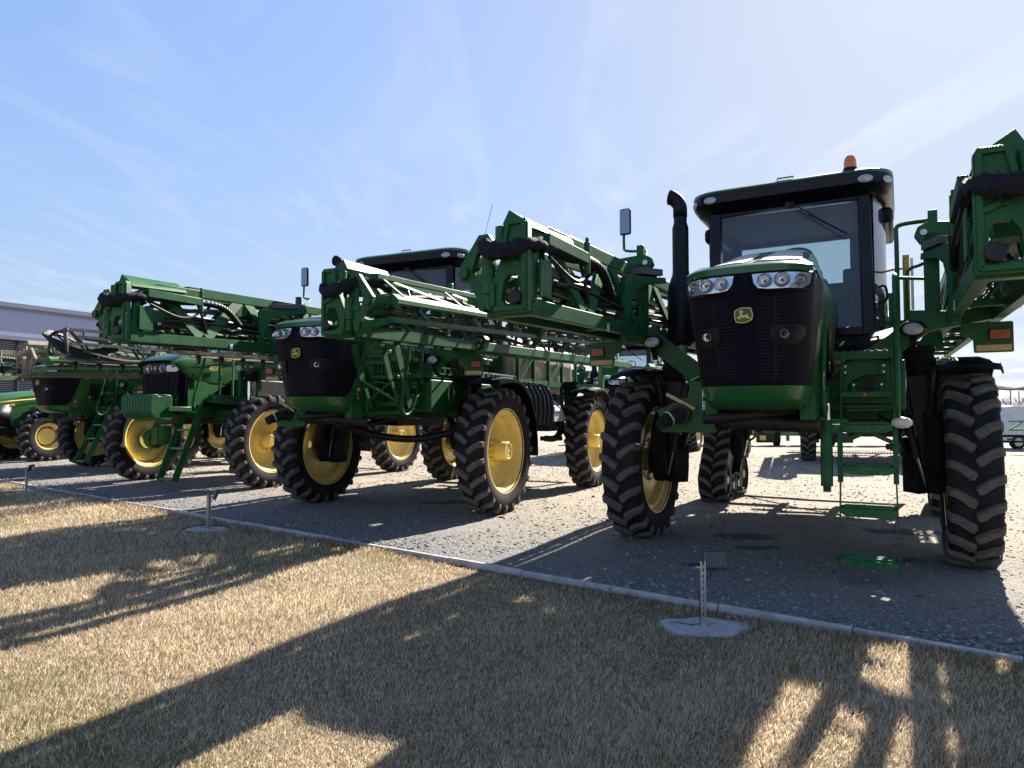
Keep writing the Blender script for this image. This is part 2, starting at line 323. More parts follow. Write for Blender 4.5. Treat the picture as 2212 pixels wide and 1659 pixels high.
b=MB();b.add([(-1500,-1500,-.12),(1500,-1500,-.12),(1500,1500,-.12),(-1500,1500,-.12)],[(0,1,2,3)])
tag(b.build('ground',em,merge=False,smooth=False),kind='structure')
b=MB();b.add([kp(-900,0,-.004),kp(900,0,-.004),kp(900,-1800,-.004),kp(-900,-1800,-.004)],[(3,2,1,0)])
tag(b.build('gravel_yard',gm,merge=False,smooth=False),kind='structure')
tag(patch('gravel_surface',-8,34,-34,-.01,260,220,gm,.004,1.0),kind='structure')
tag(patch('lawn',-14,40,.05,16,120,60,em,-.035,1.2),kind='structure')
# kerb of separate concrete stones
b=MB();s=-9.0
while s<42:
    ln=1.0;j=.006;z0=.022+.004*math.sin(s*1.9);w_=.003*math.sin(s*3.1)
    q=[kp(s+j,w_,-.12),kp(s+ln-j,w_,-.12),kp(s+ln-j,.052+w_,-.12),kp(s+j,.052+w_,-.12)]
    b.add(q+[(x,y,z0) for x,y,_ in q],[(0,3,2,1),(4,5,6,7),(0,1,5,4),(1,2,6,5),(2,3,7,6),(3,0,4,7)]);s+=ln
tag(b.build('kerb',stone,bevel=.008),kind='structure')
# loose stones on the gravel
def pebbles(name,n,smin,smax,m,t0,t1,s0,s1,p=2.2):
    bm=bmesh.new();bmesh.ops.create_icosphere(bm,subdivisions=1,radius=1);bv=np.array([v.co[:] for v in bm.verts]);bf=np.array([[v.index for v in f.verts] for f in bm.faces]);bm.free()
    t=-(t0+(t1-t0)*rng.random(n)**p);s_=s0+(s1-s0)*rng.random(n)
    X=K0.x+KD.x*s_+KN.x*t;Y=K0.y+KD.y*s_+KN.y*t
    keep=(Y>2.5)&(np.abs(X)<Y*.80+1);X=X[keep];Y=Y[keep];k=len(X)
    sz=smin+(smax-smin)*rng.random(k)**4
    jit=1+.35*(rng.random((k,len(bv)))-.5);V=bv[None]*jit[...,None]
    ang=rng.random(k)*6.28;c,s2=np.cos(ang),np.sin(ang);sc=np.stack([sz*(.8+.6*rng.random(k)),sz,sz*(.4+.4*rng.random(k))],-1);V=V*sc[:,None]
    x=V[...,0]*c[:,None]-V[...,1]*s2[:,None];y=V[...,0]*s2[:,None]+V[...,1]*c[:,None];z=V[...,2]
    P=np.stack([x+X[:,None],y+Y[:,None],z+(.004+hfn(X,Y)+.15*sz)[:,None]],-1).reshape(-1,3)
    F=(bf[None]+(np.arange(k)*len(bv))[:,None,None]).reshape(-1,3)
    me=bpy.data.meshes.new(name);me.from_pydata(P.tolist(),[],F.tolist());me.materials.append(m);o=bpy.data.objects.new(name,me);COL.objects.link(o);return o
pm=mat('pebble',(.20,.19,.175),.85,var=.85,vs=16,bump=.3,bs=30)
tag(pebbles('gravel_stones',70000,.006,.026,pm,.02,22,-6,26,1.7),'loose grey and tan stones scattered over the gravel yard','gravel',kind='stuff')
pd=mat('earth_clod',(.13,.10,.08),.95,var=.3,vs=3)
tag(pebbles('earth_clods',900,.012,.05,pd,.5,20,-6,26,1.2),'dark clods of earth lying about on the gravel yard','earth clods',kind='stuff')
# dry lawn: individual blades
def grass():
    n=1250000
    t=.055+13*rng.random(n*7);s_=-9+40*rng.random(n*7)
    X=K0.x+KD.x*s_+KN.x*t;Y=K0.y+KD.y*s_+KN.y*t
    ok=(Y>1.6)&(np.abs(X)<Y*.80+1.3)&(Y<21)
    X=X[ok];Y=Y[ok];s_=s_[ok];t=t[ok]
    pr=np.clip((3.2/Y)**1.7,.03,1);ok=rng.random(len(X))<pr
    # bare round the three concrete pads
    for px,py,ra in PADS: ok&=((X-px)**2+(Y-py)**2)>ra*ra
    X=X[ok][:n];Y=Y[ok][:n];k=len(X)
    def fb(x,y): return np.sin(x*1.3+1.1*np.sin(y*.9))+np.sin(y*1.7+1.3*np.sin(x*1.1))+.6*np.sin(x*4.1+y*3.3)+.5*np.sin(x*7.7-y*6.1)+.35*np.sin(x*17+y*13)*np.sin(y*19-x*7)
    q=fb(X,Y)
    L_=(.026+.030*rng.random(k))*np.clip(1+.14*q+.10*fb(X*2.3+1,Y*2.1),.75,1.35)*(1+.12*np.clip(Y-5,0,8));wd=(.0009+.0010*rng.random(k))*(1+.16*np.clip(Y-3,0,14))
    a=rng.random(k)*6.283;lean=.3+1.1*rng.random(k);cl=fb(X*3+5,Y*3)*.9;a=np.where(rng.random(k)<.55,cl+rng.normal(0,.7,k),a)
    dx,dy=np.cos(a),np.sin(a);fa=rng.random(k)*6.283;wx,wy=np.cos(fa)*wd,np.sin(fa)*wd
    z0=-.035+1.2*hfn(X,Y)-.004
    def pt(h,o,sg): return np.stack([X+dx*L_*o+wx*sg,Y+dy*L_*o+wy*sg,z0+L_*h],-1)
    h1=.55*np.cos(lean*.4);o1=.55*np.sin(lean*.5);h2=h1+.45*np.cos(lean*1.25);o2=o1+.45*np.sin(lean*1.25)
    P=np.stack([pt(0,0,-1),pt(0,0,1),pt(h1,o1,-.75),pt(h1,o1,.75),pt(h2,o2,0)],1).reshape(-1,3)
    base=(np.arange(k)*5)[:,None]
    loops=np.concatenate([base+np.array([0,1,3,2]),base+np.array([2,3,4])],1).reshape(-1)
    me=bpy.data.meshes.new('dry_grass');me.vertices.add(k*5);me.vertices.foreach_set('co',P.astype(np.float32).ravel())
    me.loops.add(len(loops));me.loops.foreach_set('vertex_index',loops.astype(np.int32))
    ls=(np.arange(k)*7)[:,None]+np.array([0,4]);lt=np.tile([4,3],k)
    me.polygons.add(2*k);me.polygons.foreach_set('loop_start',ls.ravel().astype(np.int32));me.polygons.foreach_set('loop_total',lt.astype(np.int32));me.update(calc_edges=True)
    straw=np.array([.66,.53,.35]);brown=np.array([.34,.21,.12]);pale=np.array([.84,.74,.56]);grn=np.array([.20,.24,.07])
    r=rng.random(k)[:,None];c=straw*(1-r)+pale*r
    m_=(rng.random(k)<.33)[:,None];c=np.where(m_,brown,c)
    gp=np.clip((fb(X*.7+3,Y*.7-2)-.6)*.25,.03,.32);m_=(rng.random(k)<gp)[:,None];c=np.where(m_,grn*(.7+.6*r),c)
    # browner strip along the kerb
    tt=(X-K0.x)*KN.x+(Y-K0.y)*KN.y;m_=(rng.random(k)<.7*np.clip(1-tt/.5,0,1))[:,None];c=np.where(m_,np.array([.34,.21,.12])*(.7+.5*r),c)
    c=c*(.62+.62*rng.random(k))[:,None]
    ca=me.color_attributes.new('tone','FLOAT_COLOR','POINT');cc_=np.ones((k*5,4),np.float32);cc_[:,:3]=np.repeat(c,5,0);ca.data.foreach_set('color',cc_.ravel())
    m=bpy.data.materials.new('dry_grass_blades');m.use_nodes=True;nn=m.node_tree.nodes;ll=m.node_tree.links;pb=nn['Principled BSDF'];at=nn.new('ShaderNodeAttribute');at.attribute_name='tone'
    ll.new(at.outputs['Color'],pb.inputs['Base Color']);pb.inputs['Roughness'].default_value=.6;pb.inputs['Specular IOR Level'].default_value=.3
    tr=nn.new('ShaderNodeBsdfTranslucent');ll.new(at.outputs['Color'],tr.inputs[0]);ms=nn.new('ShaderNodeMixShader');ms.inputs[0].default_value=.45
    ll.new(pb.outputs[0],ms.inputs[1]);ll.new(tr.outputs[0],ms.inputs[2]);ll.new(ms.outputs[0],nn['Material Output'].inputs[0])
    me.materials.append(m);o=bpy.data.objects.new('dry_grass',me);COL.objects.link(o)
    tag(o,'dry straw coloured lawn with green tufts in the foreground','grass',kind='stuff')
PADS=[(1.42,5.40,.27),(-4.25,9.85,.34),(-10.25,14.85,.34)]
grass()
# ---------------------------------------------------------------- floodlights on slotted posts
def floodlight(loc,rz,label,hr):
    t=empty('floodlight',loc,rz,label,'floodlight','floodlights on short steel posts along the kerb')
    b=MB();pts=[];random.seed(int(loc[0]*10))
    n=26;top=[];bot=[]
    for k in range(n):
        a=2*math.pi*k/n;r=.30+.05*math.sin(2*a+1)+.03*math.sin(5*a)
        top.append((.93*r*math.cos(a),.78*r*math.sin(a),.022));bot.append((.97*r*math.cos(a),.82*r*math.sin(a),-.05))
    b.add(bot+top,[tuple(range(n,2*n))]+[(k,(k+1)%n,n+(k+1)%n,n+k) for k in range(n)])
    b.build('concrete_pad',stone,t)
    b=MB();b.box(-.075,.075,-.055,.055,.020,.028);b.build('base_plate',steel,t,bevel=.002)
    b=MB()
    for x,y in((-.055,-.035),(.055,-.035),(-.055,.035),(.055,.035)): b.cyl((x,y,.028),(x,y,.037),.008,6)
    b.build('anchor_bolts',steel,t)
    # U channel with slots
    b=MB();h=.50
    b.box(-.021,-.018,-.02,.02,.03,h);b.box(.018,.021,-.02,.02,.03,h)
    b.box(-.018,-.006,-.020,-.017,.03,h);b.box(.006,.018,-.020,-.017,.03,h)
    z=.03
    while z<h-.03: b.box(-.006,.006,-.0195,-.0172,z,z+.017);z+=.047
    b.build('post',steel,t)
    hd=MB();cx,cz=.085,h-.005
    M_=Matrix.Translation((cx,.05,cz))@Matrix.Rotation(R(hr),4,'Z')@Matrix.Rotation(R(-22),4,'X')
    hd.box(-.09,.09,-.012,.022,-.068,.068)
    hd.v=[tuple(M_@Vector(p)) for p in hd.v];hd.build('lamp_head',mat('lamp_housing',(.04,.035,.04),.5,metal=.5,dirt=(DUST,.3,9)),t,bevel=.006)
    f=MB()
    for k in range(13): x=-.078+k*.0125;f.box(x,x+.005,-.034,-.011,-.055,.055)
    f.v=[tuple(M_@Vector(p)) for p in f.v];f.build('cooling_fins',mat('fin_metal',(.22,.20,.21),.5,metal=.4),t)
    g=MB();g.box(-.068,.068,.0225,.026,-.048,.048);g.v=[tuple(M_@Vector(p)) for p in g.v];g.build('lamp_glass',lensg,t)
    y_=MB();y_.beam((0,.0,h-.06),(cx+.0,.05,cz),.004,.022);y_.beam((-.05,-.01,h-.045),(.0,0,h-.05),.02,.012);y_.build('bracket',steel,t)
    c=MB();c.tube([M_@Vector((0,-.02,-.05)),(.02,.0,h-.15),(-.025,-.012,h-.22),(-.027,-.01,.2),(-.026,-.012,.06),(-.06,-.02,.028),(-.2,.02,.024),(-.3,.05,.015)],.0035,6,sm=6)
    c.build('cable',hose,t)
    c=MB();c.tube([(-.028,-.022,.26),(0,-.026,.275),(.012,-.024,.28)],.0015,5);c.build('cable_tie',white,t)
    return t
floodlight((1.44,5.37,-.05),-12,'rusty grey floodlight on slotted post in the shaded lawn, nearest the camera',10)
floodlight((-4.21,9.85,-.05),-32,'dark floodlight on steel post in front of the middle green sprayer',-35)
floodlight((-10.19,14.87,-.05),-40,'floodlight on steel post at the far left end of the kerb, farthest from the camera',-40)
# ---------------------------------------------------------------- wheels
WC={}
def wheel_mesh(kind,sx,RO,W,RR,nl):
    """tyre + rim + disc + bolts, x = outward; cached"""
    key=(kind,sx,RO,W,RR,nl)
    if key in WC: return WC[key]
    rb=RO-.045;w=W/2
    t=MB(sx)
    prof=[(RR-.02,-w*.80),(RR+.01,-w*.86),(RR+.06,-w*.97),((RR+rb)/2,-w*1.04),(rb-.07,-w*1.0),(rb-.02,-w*.9),(rb-.004,-w*.72),(rb,-w*.35),(rb,0)]
    prof=prof+[(r,-x) for r,x in prof[-2::-1]]
    t.lathe((0,0,0),'x',prof,64)
    g=MB(sx);hl=RO-rb
    for side in(1,-1):
        for k in range(nl):
            a0=2*math.pi*(k+(0 if side>0 else .5))/nl
            rows=[]
            st=[(0.02,0),(.12,.012),(.28,.04),(.5,.085),(.72,.115),(.92,.13),(1.03,.133),(1.07,.134)]
            for i,(u,da) in enumerate(st):
                x=side*u*w;th=a0+da*(.95/RO)*(W/.45)
                hw=(.040 if i else .030)*(W/.45)**.3
                if u<=.92: ro=RO-.012*u*u;ri=rb-.012
                elif u<=1.03: ro=RO-.045;ri=rb-.055
                else: ro=RO-.12;ri=rb-.11
                # width measured across the bar, which runs slantwise: skew the ring
                row=[]
                sl=(.9,.9,.85,.6,.35,.15,.05,0)[i]
                for dh,r in((-hw*1.25,ri),(-hw*.82,ro),(hw*.82,ro),(hw*1.25,ri)):
                    xx=x+side*dh*sl*-.55;tt=th+dh/RO
                    if u>1.0 and r==ri: xx=side*w*1.0
                    row.append((xx,-r*math.cos(tt),r*math.sin(tt)))
                rows.append(row)
            g.loft(rows,closed=True,caps=True)
    rim=MB(sx)
    q=RR
    rim.lathe((0,0,0),'x',[(q-.012,-w*.86),(q+.006,-w*.88),(q+.008,-w*.82),(q-.03,-w*.78),(q-.045,-w*.62),(q-.055,-w*.55),(q-.085,-w*.5),(q-.095,-w*.1),(q-.095,w*.05),(q-.085,w*.42),(q-.055,w*.5),(q-.045,w*.6),(q-.03,w*.78),(q+.008,w*.82),(q+.006,w*.88),(q-.012,w*.86)],64)
    d=MB(sx)
    if kind=='deep':
        d.lathe((0,0,0),'x',[(q-.097,w*.0),(q-.11,-w*.12),(q-.16,-w*.28),(.36,-w*.40),(.27,-w*.34),(.235,-w*.16),(.22,-w*.12),(.15,-w*.12),(.15,-w*.08),(.142,w*.98),(.134,w*1.03),(.115,w*1.03),(.11,w*.98),(.0,w*.98)],40)
        d.lathe((0,0,0),'x',[(.235,-w*.5),(0,-w*.5)],24)
    else:
        d.lathe((0,0,0),'x',[(q-.097,w*.1),(q-.12,w*.02),(.33,-w*.1),(.29,w*.1),(.28,w*.35),(.26,w*.42),(0,w*.44)],40)
    bo=MB(sx)
    for k in range(12):
        a=2*math.pi*k/12;bo.cyl((-w*.12,-.185*math.cos(a),.185*math.sin(a)),(w*.12,-.185*math.cos(a),.185*math.sin(a)),.017,6)
        if kind=='deep': bo.cyl((w*.12,-.185*math.cos(a),.185*math.sin(a)),(w*.28,-.185*math.cos(a),.185*math.sin(a)),.011,6)
    cap=MB(sx)
    if kind=='deep':
        cap.lathe((0,0,0),'x',[(.085,w*.985),(.085,w*1.0),(.075,w*1.0),(.075,w*.985)],24)
        cap.prism([(y*.9/9,z*.9/9) for y,z in [(-.45,.1),(-.15,.15),(-.05,.5),(.12,.45),(.05,.12),(.4,.1),(.55,-.35),(.4,-.4),(.25,-.1),(-.15,-.12),(-.4,-.45),(-.5,-.3)]],lambda a,b_,t_:(t_,a,b_),w*.985,w*1.01)
    let=MB(sx)
    def arc(txt,a0,rad,sz):
        def fn(x,y,z): th=R(a0)+x/rad*(1);r=rad+y;return (w*(1.0+.045*(1-abs(r-rad)/.1))+z*.6+.0015,-r*math.cos(th)*1,r*math.sin(th))
        text_mb(let,txt,sz,fn,.002)
    rs=(RR+rb)/2+.01
    if RO>.9: arc('380/105R50',270,rs,.085);arc('AGRI RIB 35',90,rs,.055)
    out=[]
    mt={'tyre':(t,rubber),'lug':(g,lugm),'rim':(rim,yellow),'disc':(d,yellow),'bolts':(bo,yellow),'cap':(cap,yellow),'let':(let,rubber)}
    objs={}
    for nm,(mb,mm) in mt.items():
        if not mb.v: continue
        o=mb.build(nm,mm,ang=32 if nm!='tyre' else 50,merge=nm!='let',bevel=.004 if nm=='lug' else 0)
        objs[nm]=(o.data,[(x.name,x.type,getattr(x,'width',0)) for x in o.modifiers]);bpy.data.objects.remove(o)
    WC[key]=objs;return objs
def wheel(parent,x,y,z,kind='deep',RO=1.0,W=.45,RR=.665,nl=23,rz=0):
    sx=1 if x>0 else -1
    ms=wheel_mesh(kind,sx,RO,W,RR,nl)
    root=bpy.data.objects.new('wheel',ms['disc'][0]);COL.objects.link(root);root.parent=parent;root.location=(x,y,z);root.rotation_euler=(R(random.uniform(0,15)),0,R(rz))
    for nm,pn in(('tyre','tyre'),('lug','tyre_lugs'),('rim','rim'),('bolts','wheel_bolts'),('cap','hub_cap'),('let','tyre_lettering')):
        if nm in ms:
            o=bpy.data.objects.new(pn,ms[nm][0]);COL.objects.link(o);o.parent=root
            for _,ty,wd in ms[nm][1]:
                q=o.modifiers.new('bevel',ty);q.width=wd;q.segments=1;q.limit_method='ANGLE';q.angle_limit=R(40)
    return root
# ---------------------------------------------------------------- row crop sprayer
def fz(z):  # overhang of nose front at centre for height z
    pts=[(1.55,2.30),(1.64,2.40),(1.80,2.47),(2.3,2.58),(2.62,2.63),(2.80,2.60)]
    for (a,b),(c,d) in zip(pts,pts[1:]):
        if z<=c: return b+(d-b)*max(0,(z-a))/(c-a)
    return pts[-1][1]
def wz(z):
    pts=[(1.55,.36),(1.64,.41),(1.80,.45),(2.3,.495),(2.62,.525),(2.80,.535)]
    for (a,b),(c,d) in zip(pts,pts[1:]):
        if z<=c: return b+(d-b)*max(0,(z-a))/(c-a)
    return pts[-1][1]
def front(x,z,off=0):   # point on bowed front face
    w=wz(z);u=min(1,abs(x)/w)
    y=-fz(z)+.05*u*u+.16*u**6
    return (x,y-off,z)
def outline(z,off=0):
    w=wz(z);o=[front(u*w,z,off) for u in(0,.2,.4,.6,.75,.87,.95)]
    return o+[(w+.004,-fz(z)+.25,z),(w+.012,-fz(z)+.34,z)]
DEER=[(630,690),(680,650),(820,600),(840,578),(760,580),(590,605),(650,555),(600,485),(750,515),(690,415),(850,490),(815,370),(890,430),(910,500),(912,590),(1020,548),(1000,590),(940,640),(890,650),(868,780),(905,850),(1245,840),(1260,780),(1195,705),(1300,770),(1335,840),(1310,880),(1400,1050),(1520,1110),(1590,1200),(1590,1250),(1540,1245),(1460,1155),(1260,1105),(1150,1030),(1000,1040),(860,1060),(620,1020),(700,1100),(790,1220),(640,1150),(460,995),(520,960),(690,920),(745,715),(660,720)]
BADGE=[(250,820),(260,640),(320,420),(560,310),(800,245),(1050,228),(1300,240),(1560,300),(1640,560),(1690,820),(1680,1050),(1620,1260),(1400,1370),(1150,1450),(930,1475),(650,1450),(380,1370),(300,1120)]
def badge(parent,fn,s=.155):
    k=s/1440
    def P(pl,gr=1): return [((x-965)*k*gr,-(y-850)*k*gr) for x,y in pl]
    b=MB();b.prism(P(BADGE),lambda a,c,t:fn(a,c,t),.002,.008);e=b.build('emblem',yellow2,parent,smooth=False)
    b=MB();b.prism(P(BADGE,.89),lambda a,c,t:fn(a,c,t),.008,.0095);b.build('emblem_field',mat('emblem_green',(.02,.10,.025),.4),e,smooth=False)
    b=MB();b.prism(P(DEER),lambda a,c,t:fn(a,c,t),.0096,.0115);b.build('leaping_deer',yellow2,e,smooth=False)
def lamp(parent,c,d,r,name='lamp',rim=blackm):
    """round lamp facing direction d: bowl, bulb, glass"""
    c=Vector(c);d=Vector(d).normalized();M_=Matrix.Translation(c)@d.to_track_quat('Z','Y').to_matrix().to_4x4()
    def put(b): b.v=[tuple(M_@Vector(p)) for p in b.v];return b
    b=MB();b.lathe((0,0,0),'z',[(r*1.0,-.012),(r*1.0,.006),(r*.95,.011),(r*.88,.006),(r*.75,-.004),(r*.5,-.011),(r*.25,-.015),(0,-.016)],24)
    o=put(b).build(name,lampbowl,parent)
    b=MB();b.sphere((0,0,-.004),r*.2,8);put(b).build('bulb',mat('bulb_glass',(.10,.10,.12),.1,coat=.5),o)
    return o
def nose(root,mat_g=hoodg):
    # black grille wraps the corners; height by height loft
    zs=[1.80,1.88,2.0,2.15,2.35,2.5,2.6,2.7,2.76]
    g=MB()
    for sx in(1,-1):
        rows=[[(p[0]*sx,p[1],p[2]) for p in outline(z)]+[((wz(z)+.018)*sx,-fz(z)+.25+.55*min(1,max(0,(z-1.8)/.9))**.7+.10,z)] for z in zs]
        g.loft(rows)
    gr=g.build('grille',grillem,root)
    r=MB()
    for u in(-.5,.5):
        r.loft([[front(wz(z)*u+dx,z,o) for dx,o in((-.012,-.004),(-.006,.0045),(.006,.0045),(.012,-.004))] for z in(1.83,2.0,2.2,2.4,2.54)])
    r.add([front(.3*t_,2.0,.003) for t_ in(-1,1)]+[front(.3*t_,2.003,.003) for t_ in(1,-1)],[(0,1,2,3)])
    r.build('grille_ribs',black,gr)
    for sx in(1,-1):
        s=MB()
        for k in range(24):
            z=1.86+k*.029
            s.loft([[front(sx*wz(z)*u,z+dz,o) for u in(.20,.34,.47,.6,.73)] for dz,o in((0,-.001),(.006,.002),(.014,-.001))])
        s.build('grille_slats',black,gr)
    for sx in(1,-1):   # fog lamp pods
        b=MB();zc=2.225;xc=.32*sx
        pl=[(-.11,.07),(.10,.085),(.15,.06),(.15,-.0),(.09,-.075),(-.09,-.085),(-.11,-.05)]
        b.loft([[front(xc+sx*a,zc+c,o) for a,c in pl] for o in(-.002,.018,)],closed=True);b.loft([[front(xc+sx*a*k,zc+c*k,.018+.006*(1-k)) for a,c in pl] for k in(1,.66,.33,.02)],closed=True)
        p=b.build('lamp_pod',black,root)
        ft=front(xc,zc,.030);lamp(p,ft,(sx*.15,-1,.0),.038,'fog_lamp')
    # green lip below
    l=MB()
    for sx in(1,-1):
        rows=[]
        for z,o in((1.80,.012),(1.70,.02),(1.66,.0),(1.61,-.10),(1.59,-.35)):
            rows.append([(p[0]*sx*(1.0 if o>-.05 else .93),p[1]+(0 if o>-.05 else 0),p[2]) for p in outline(z,o)]+[((wz(z)+.03)*sx,-1.75,z),((wz(z)+.05)*sx,-1.2,z)])
        l.loft(rows)
    l.build('lower_lip',mat_g,root)
    # hood top and flanks
    h=MB()
    ys=[(-2.0,0),(-1.5,.35),(-1.0,.6),(-.5,.85),(-.12,1)]
    for sx in(1,-1):
        rows=[]
        fr=[front(sx*u*wz(2.78),2.757,.014) for u in(0,.2,.4,.6,.8,1.0)]
        def row(y0,zc,zs_,ze,ws=.42,we=.54): return [(sx*u*ws/.6*1.0,y0,zc-(zc-zs_)*((u/.6)**2)*.8) for u in(0,.15,.3,.45)]+[(sx*ws,y0,zs_),(sx*we,y0,ze)]
        fr2=[(p[0],p[1]-.002,p[2]+.055) for p in fr]
        rows=[fr,fr2,[(p[0]*.975,p[1]+.03,p[2]+.08) for p in fr],row(-2.2,2.93,2.895,2.83,.47,.53),row(-1.7,3.06,3.02,2.90,.43,.50),row(-1.1,3.25,3.19,3.0,.38,.46),row(-.6,3.36,3.29,3.07,.36,.43),row(-.15,3.40,3.33,3.10,.35,.42)]
        h.loft(rows)
    ho=h.build('hood',mat_g,root,ang=28)
    b=MB()
    for sx in(1,-1):
        b.prism([(-1.62,3.085+.0),(-1.0,3.17),(-.55,3.235),(-.2,3.30),(-.15,3.08),(-.4,3.05),(-1.0,3.0),(-1.7,2.965)],lambda a,c,t:(sx*t,a,c),.545,.55)
    # intake screens: two mesh panels on the hood top
    for sx in(1,-1):
        m_=MB()
        def tp(x,y):
            ya=[-2.53,-2.2,-1.7,-1.1,-.6,-.15];za=[2.845,2.93,3.06,3.25,3.36,3.40];zb=[2.84,2.895,3.02,3.20,3.30,3.34]
            zc=float(np.interp(y,ya,za));ze=float(np.interp(y,ya,zb));u=min(1,x/.42)
            return zc-(zc-ze)*u*u*.9
        rows=[[(sx*x,y,tp(x,y)+.008) for x in np.linspace(x0,x1,5)] for y,x0,x1 in((-2.42,.05,.43),(-2.0,.05,.40),(-1.5,.06,.36),(-1.15,.08,.31))]
        m_.loft(rows);m_.build('intake_screen',mat('screen_mesh',(.52,.50,.45),.5,metal=.2,var=.4,vs=120,bump=.5,bs=160),ho,solid=.004)
    s=MB()
    for sx in(1,-1):
        rows=[]
        for z in(1.61,1.8,2.0,2.35,2.6,2.77):
            yf=-fz(z)+.25+.55*min(1,max(0,(z-1.8)/.9))**.7+.09
            w=wz(z)+.014
            rows.append([(sx*w,yf,z),(sx*(w+.02),(yf-1.0)/2,z),(sx*(w+.02),-.9,z),(sx*(w+.02),-.3,z)])
        rows.append([(sx*.505,-1.75,2.885),(sx*.482,-1.35,2.955),(sx*.450,-.9,3.03),(sx*.427,-.3,3.09)])
        s.loft(rows)
    si=s.build('side_panel',mat_g,root)
    v=MB()
    for k in range(5): v.box(.575,.582,-1.55+k*.09,-1.50+k*.09,1.95,2.4)
    v.build('side_vent',black,si)
    # head lamp clusters
    for sx in(1,-1):
        pl=[(.075,2.74),(.09,2.66),(.125,2.615),(.20,2.603),(.36,2.605),(.49,2.618),(.515,2.655),(.525,2.74),(.4,2.74),(.25,2.74)]
        b=MB()
        for z0_,z1_ in((2.603,2.74),):
            b.loft([[front(sx*(xa+(xb-xa)*t_),z_,.003) for t_ in np.linspace(0,1,12)] for z_,xa,xb in((2.603,.13,.48),(2.62,.115,.505),(2.66,.09,.52),(2.74,.075,.527))])
        hl=b.build('headlight',mat('headlight_bowl',(.85,.86,.9),.22,metal=.7),root)
        f=MB();big=[(.045,2.758),(.065,2.65),(.11,2.59),(.2,2.575),(.36,2.577),(.505,2.592),(.532,2.65),(.535,2.757),(.4,2.757),(.25,2.757)]
        rows=[[front(sx*a,c,.006) for a,c in big],[front(sx*a,c,.020) for a,c in [((p[0]+q[0])/2,(p[1]+q[1])/2) for p,q in zip(big,pl)]],[front(sx*a,c,.006) for a,c in pl]]
        f.loft(rows,closed=True);f.build('headlight_surround',blackg,hl)
        for xx,rr in((.18,.055),(.315,.060),(.45,.042)):
            p=front(sx*xx,2.674,.02);lamp(hl,(p[0],p[1],p[2]),(sx*(.02+.35*(xx/.5)**4),-1,0),rr,'lamp_reflector')
            q=MB();q.lathe((0,0,0),'z',[(rr*1.05,0),(rr*1.05,.01),(rr*.95,.012),(rr*.93,0)],24);M_=Matrix.Translation(p)@Vector((sx*.1,-1,0)).to_track_quat('Z','Y').to_matrix().to_4x4();q.v=[tuple(M_@Vector(z)) for z in q.v];q.build('lamp_ring',blackm,hl)
        c=MB();c.loft([[front(sx*xx,z,.034) for xx in np.linspace(.09 if z>2.65 else .12,.515,8)] for z in(2.612,2.67,2.737)]);c.build('lamp_cover',lensg,hl)
    badge(gr,lambda a,c,t:(a,-fz(2.4)-.012-t,2.395+c))
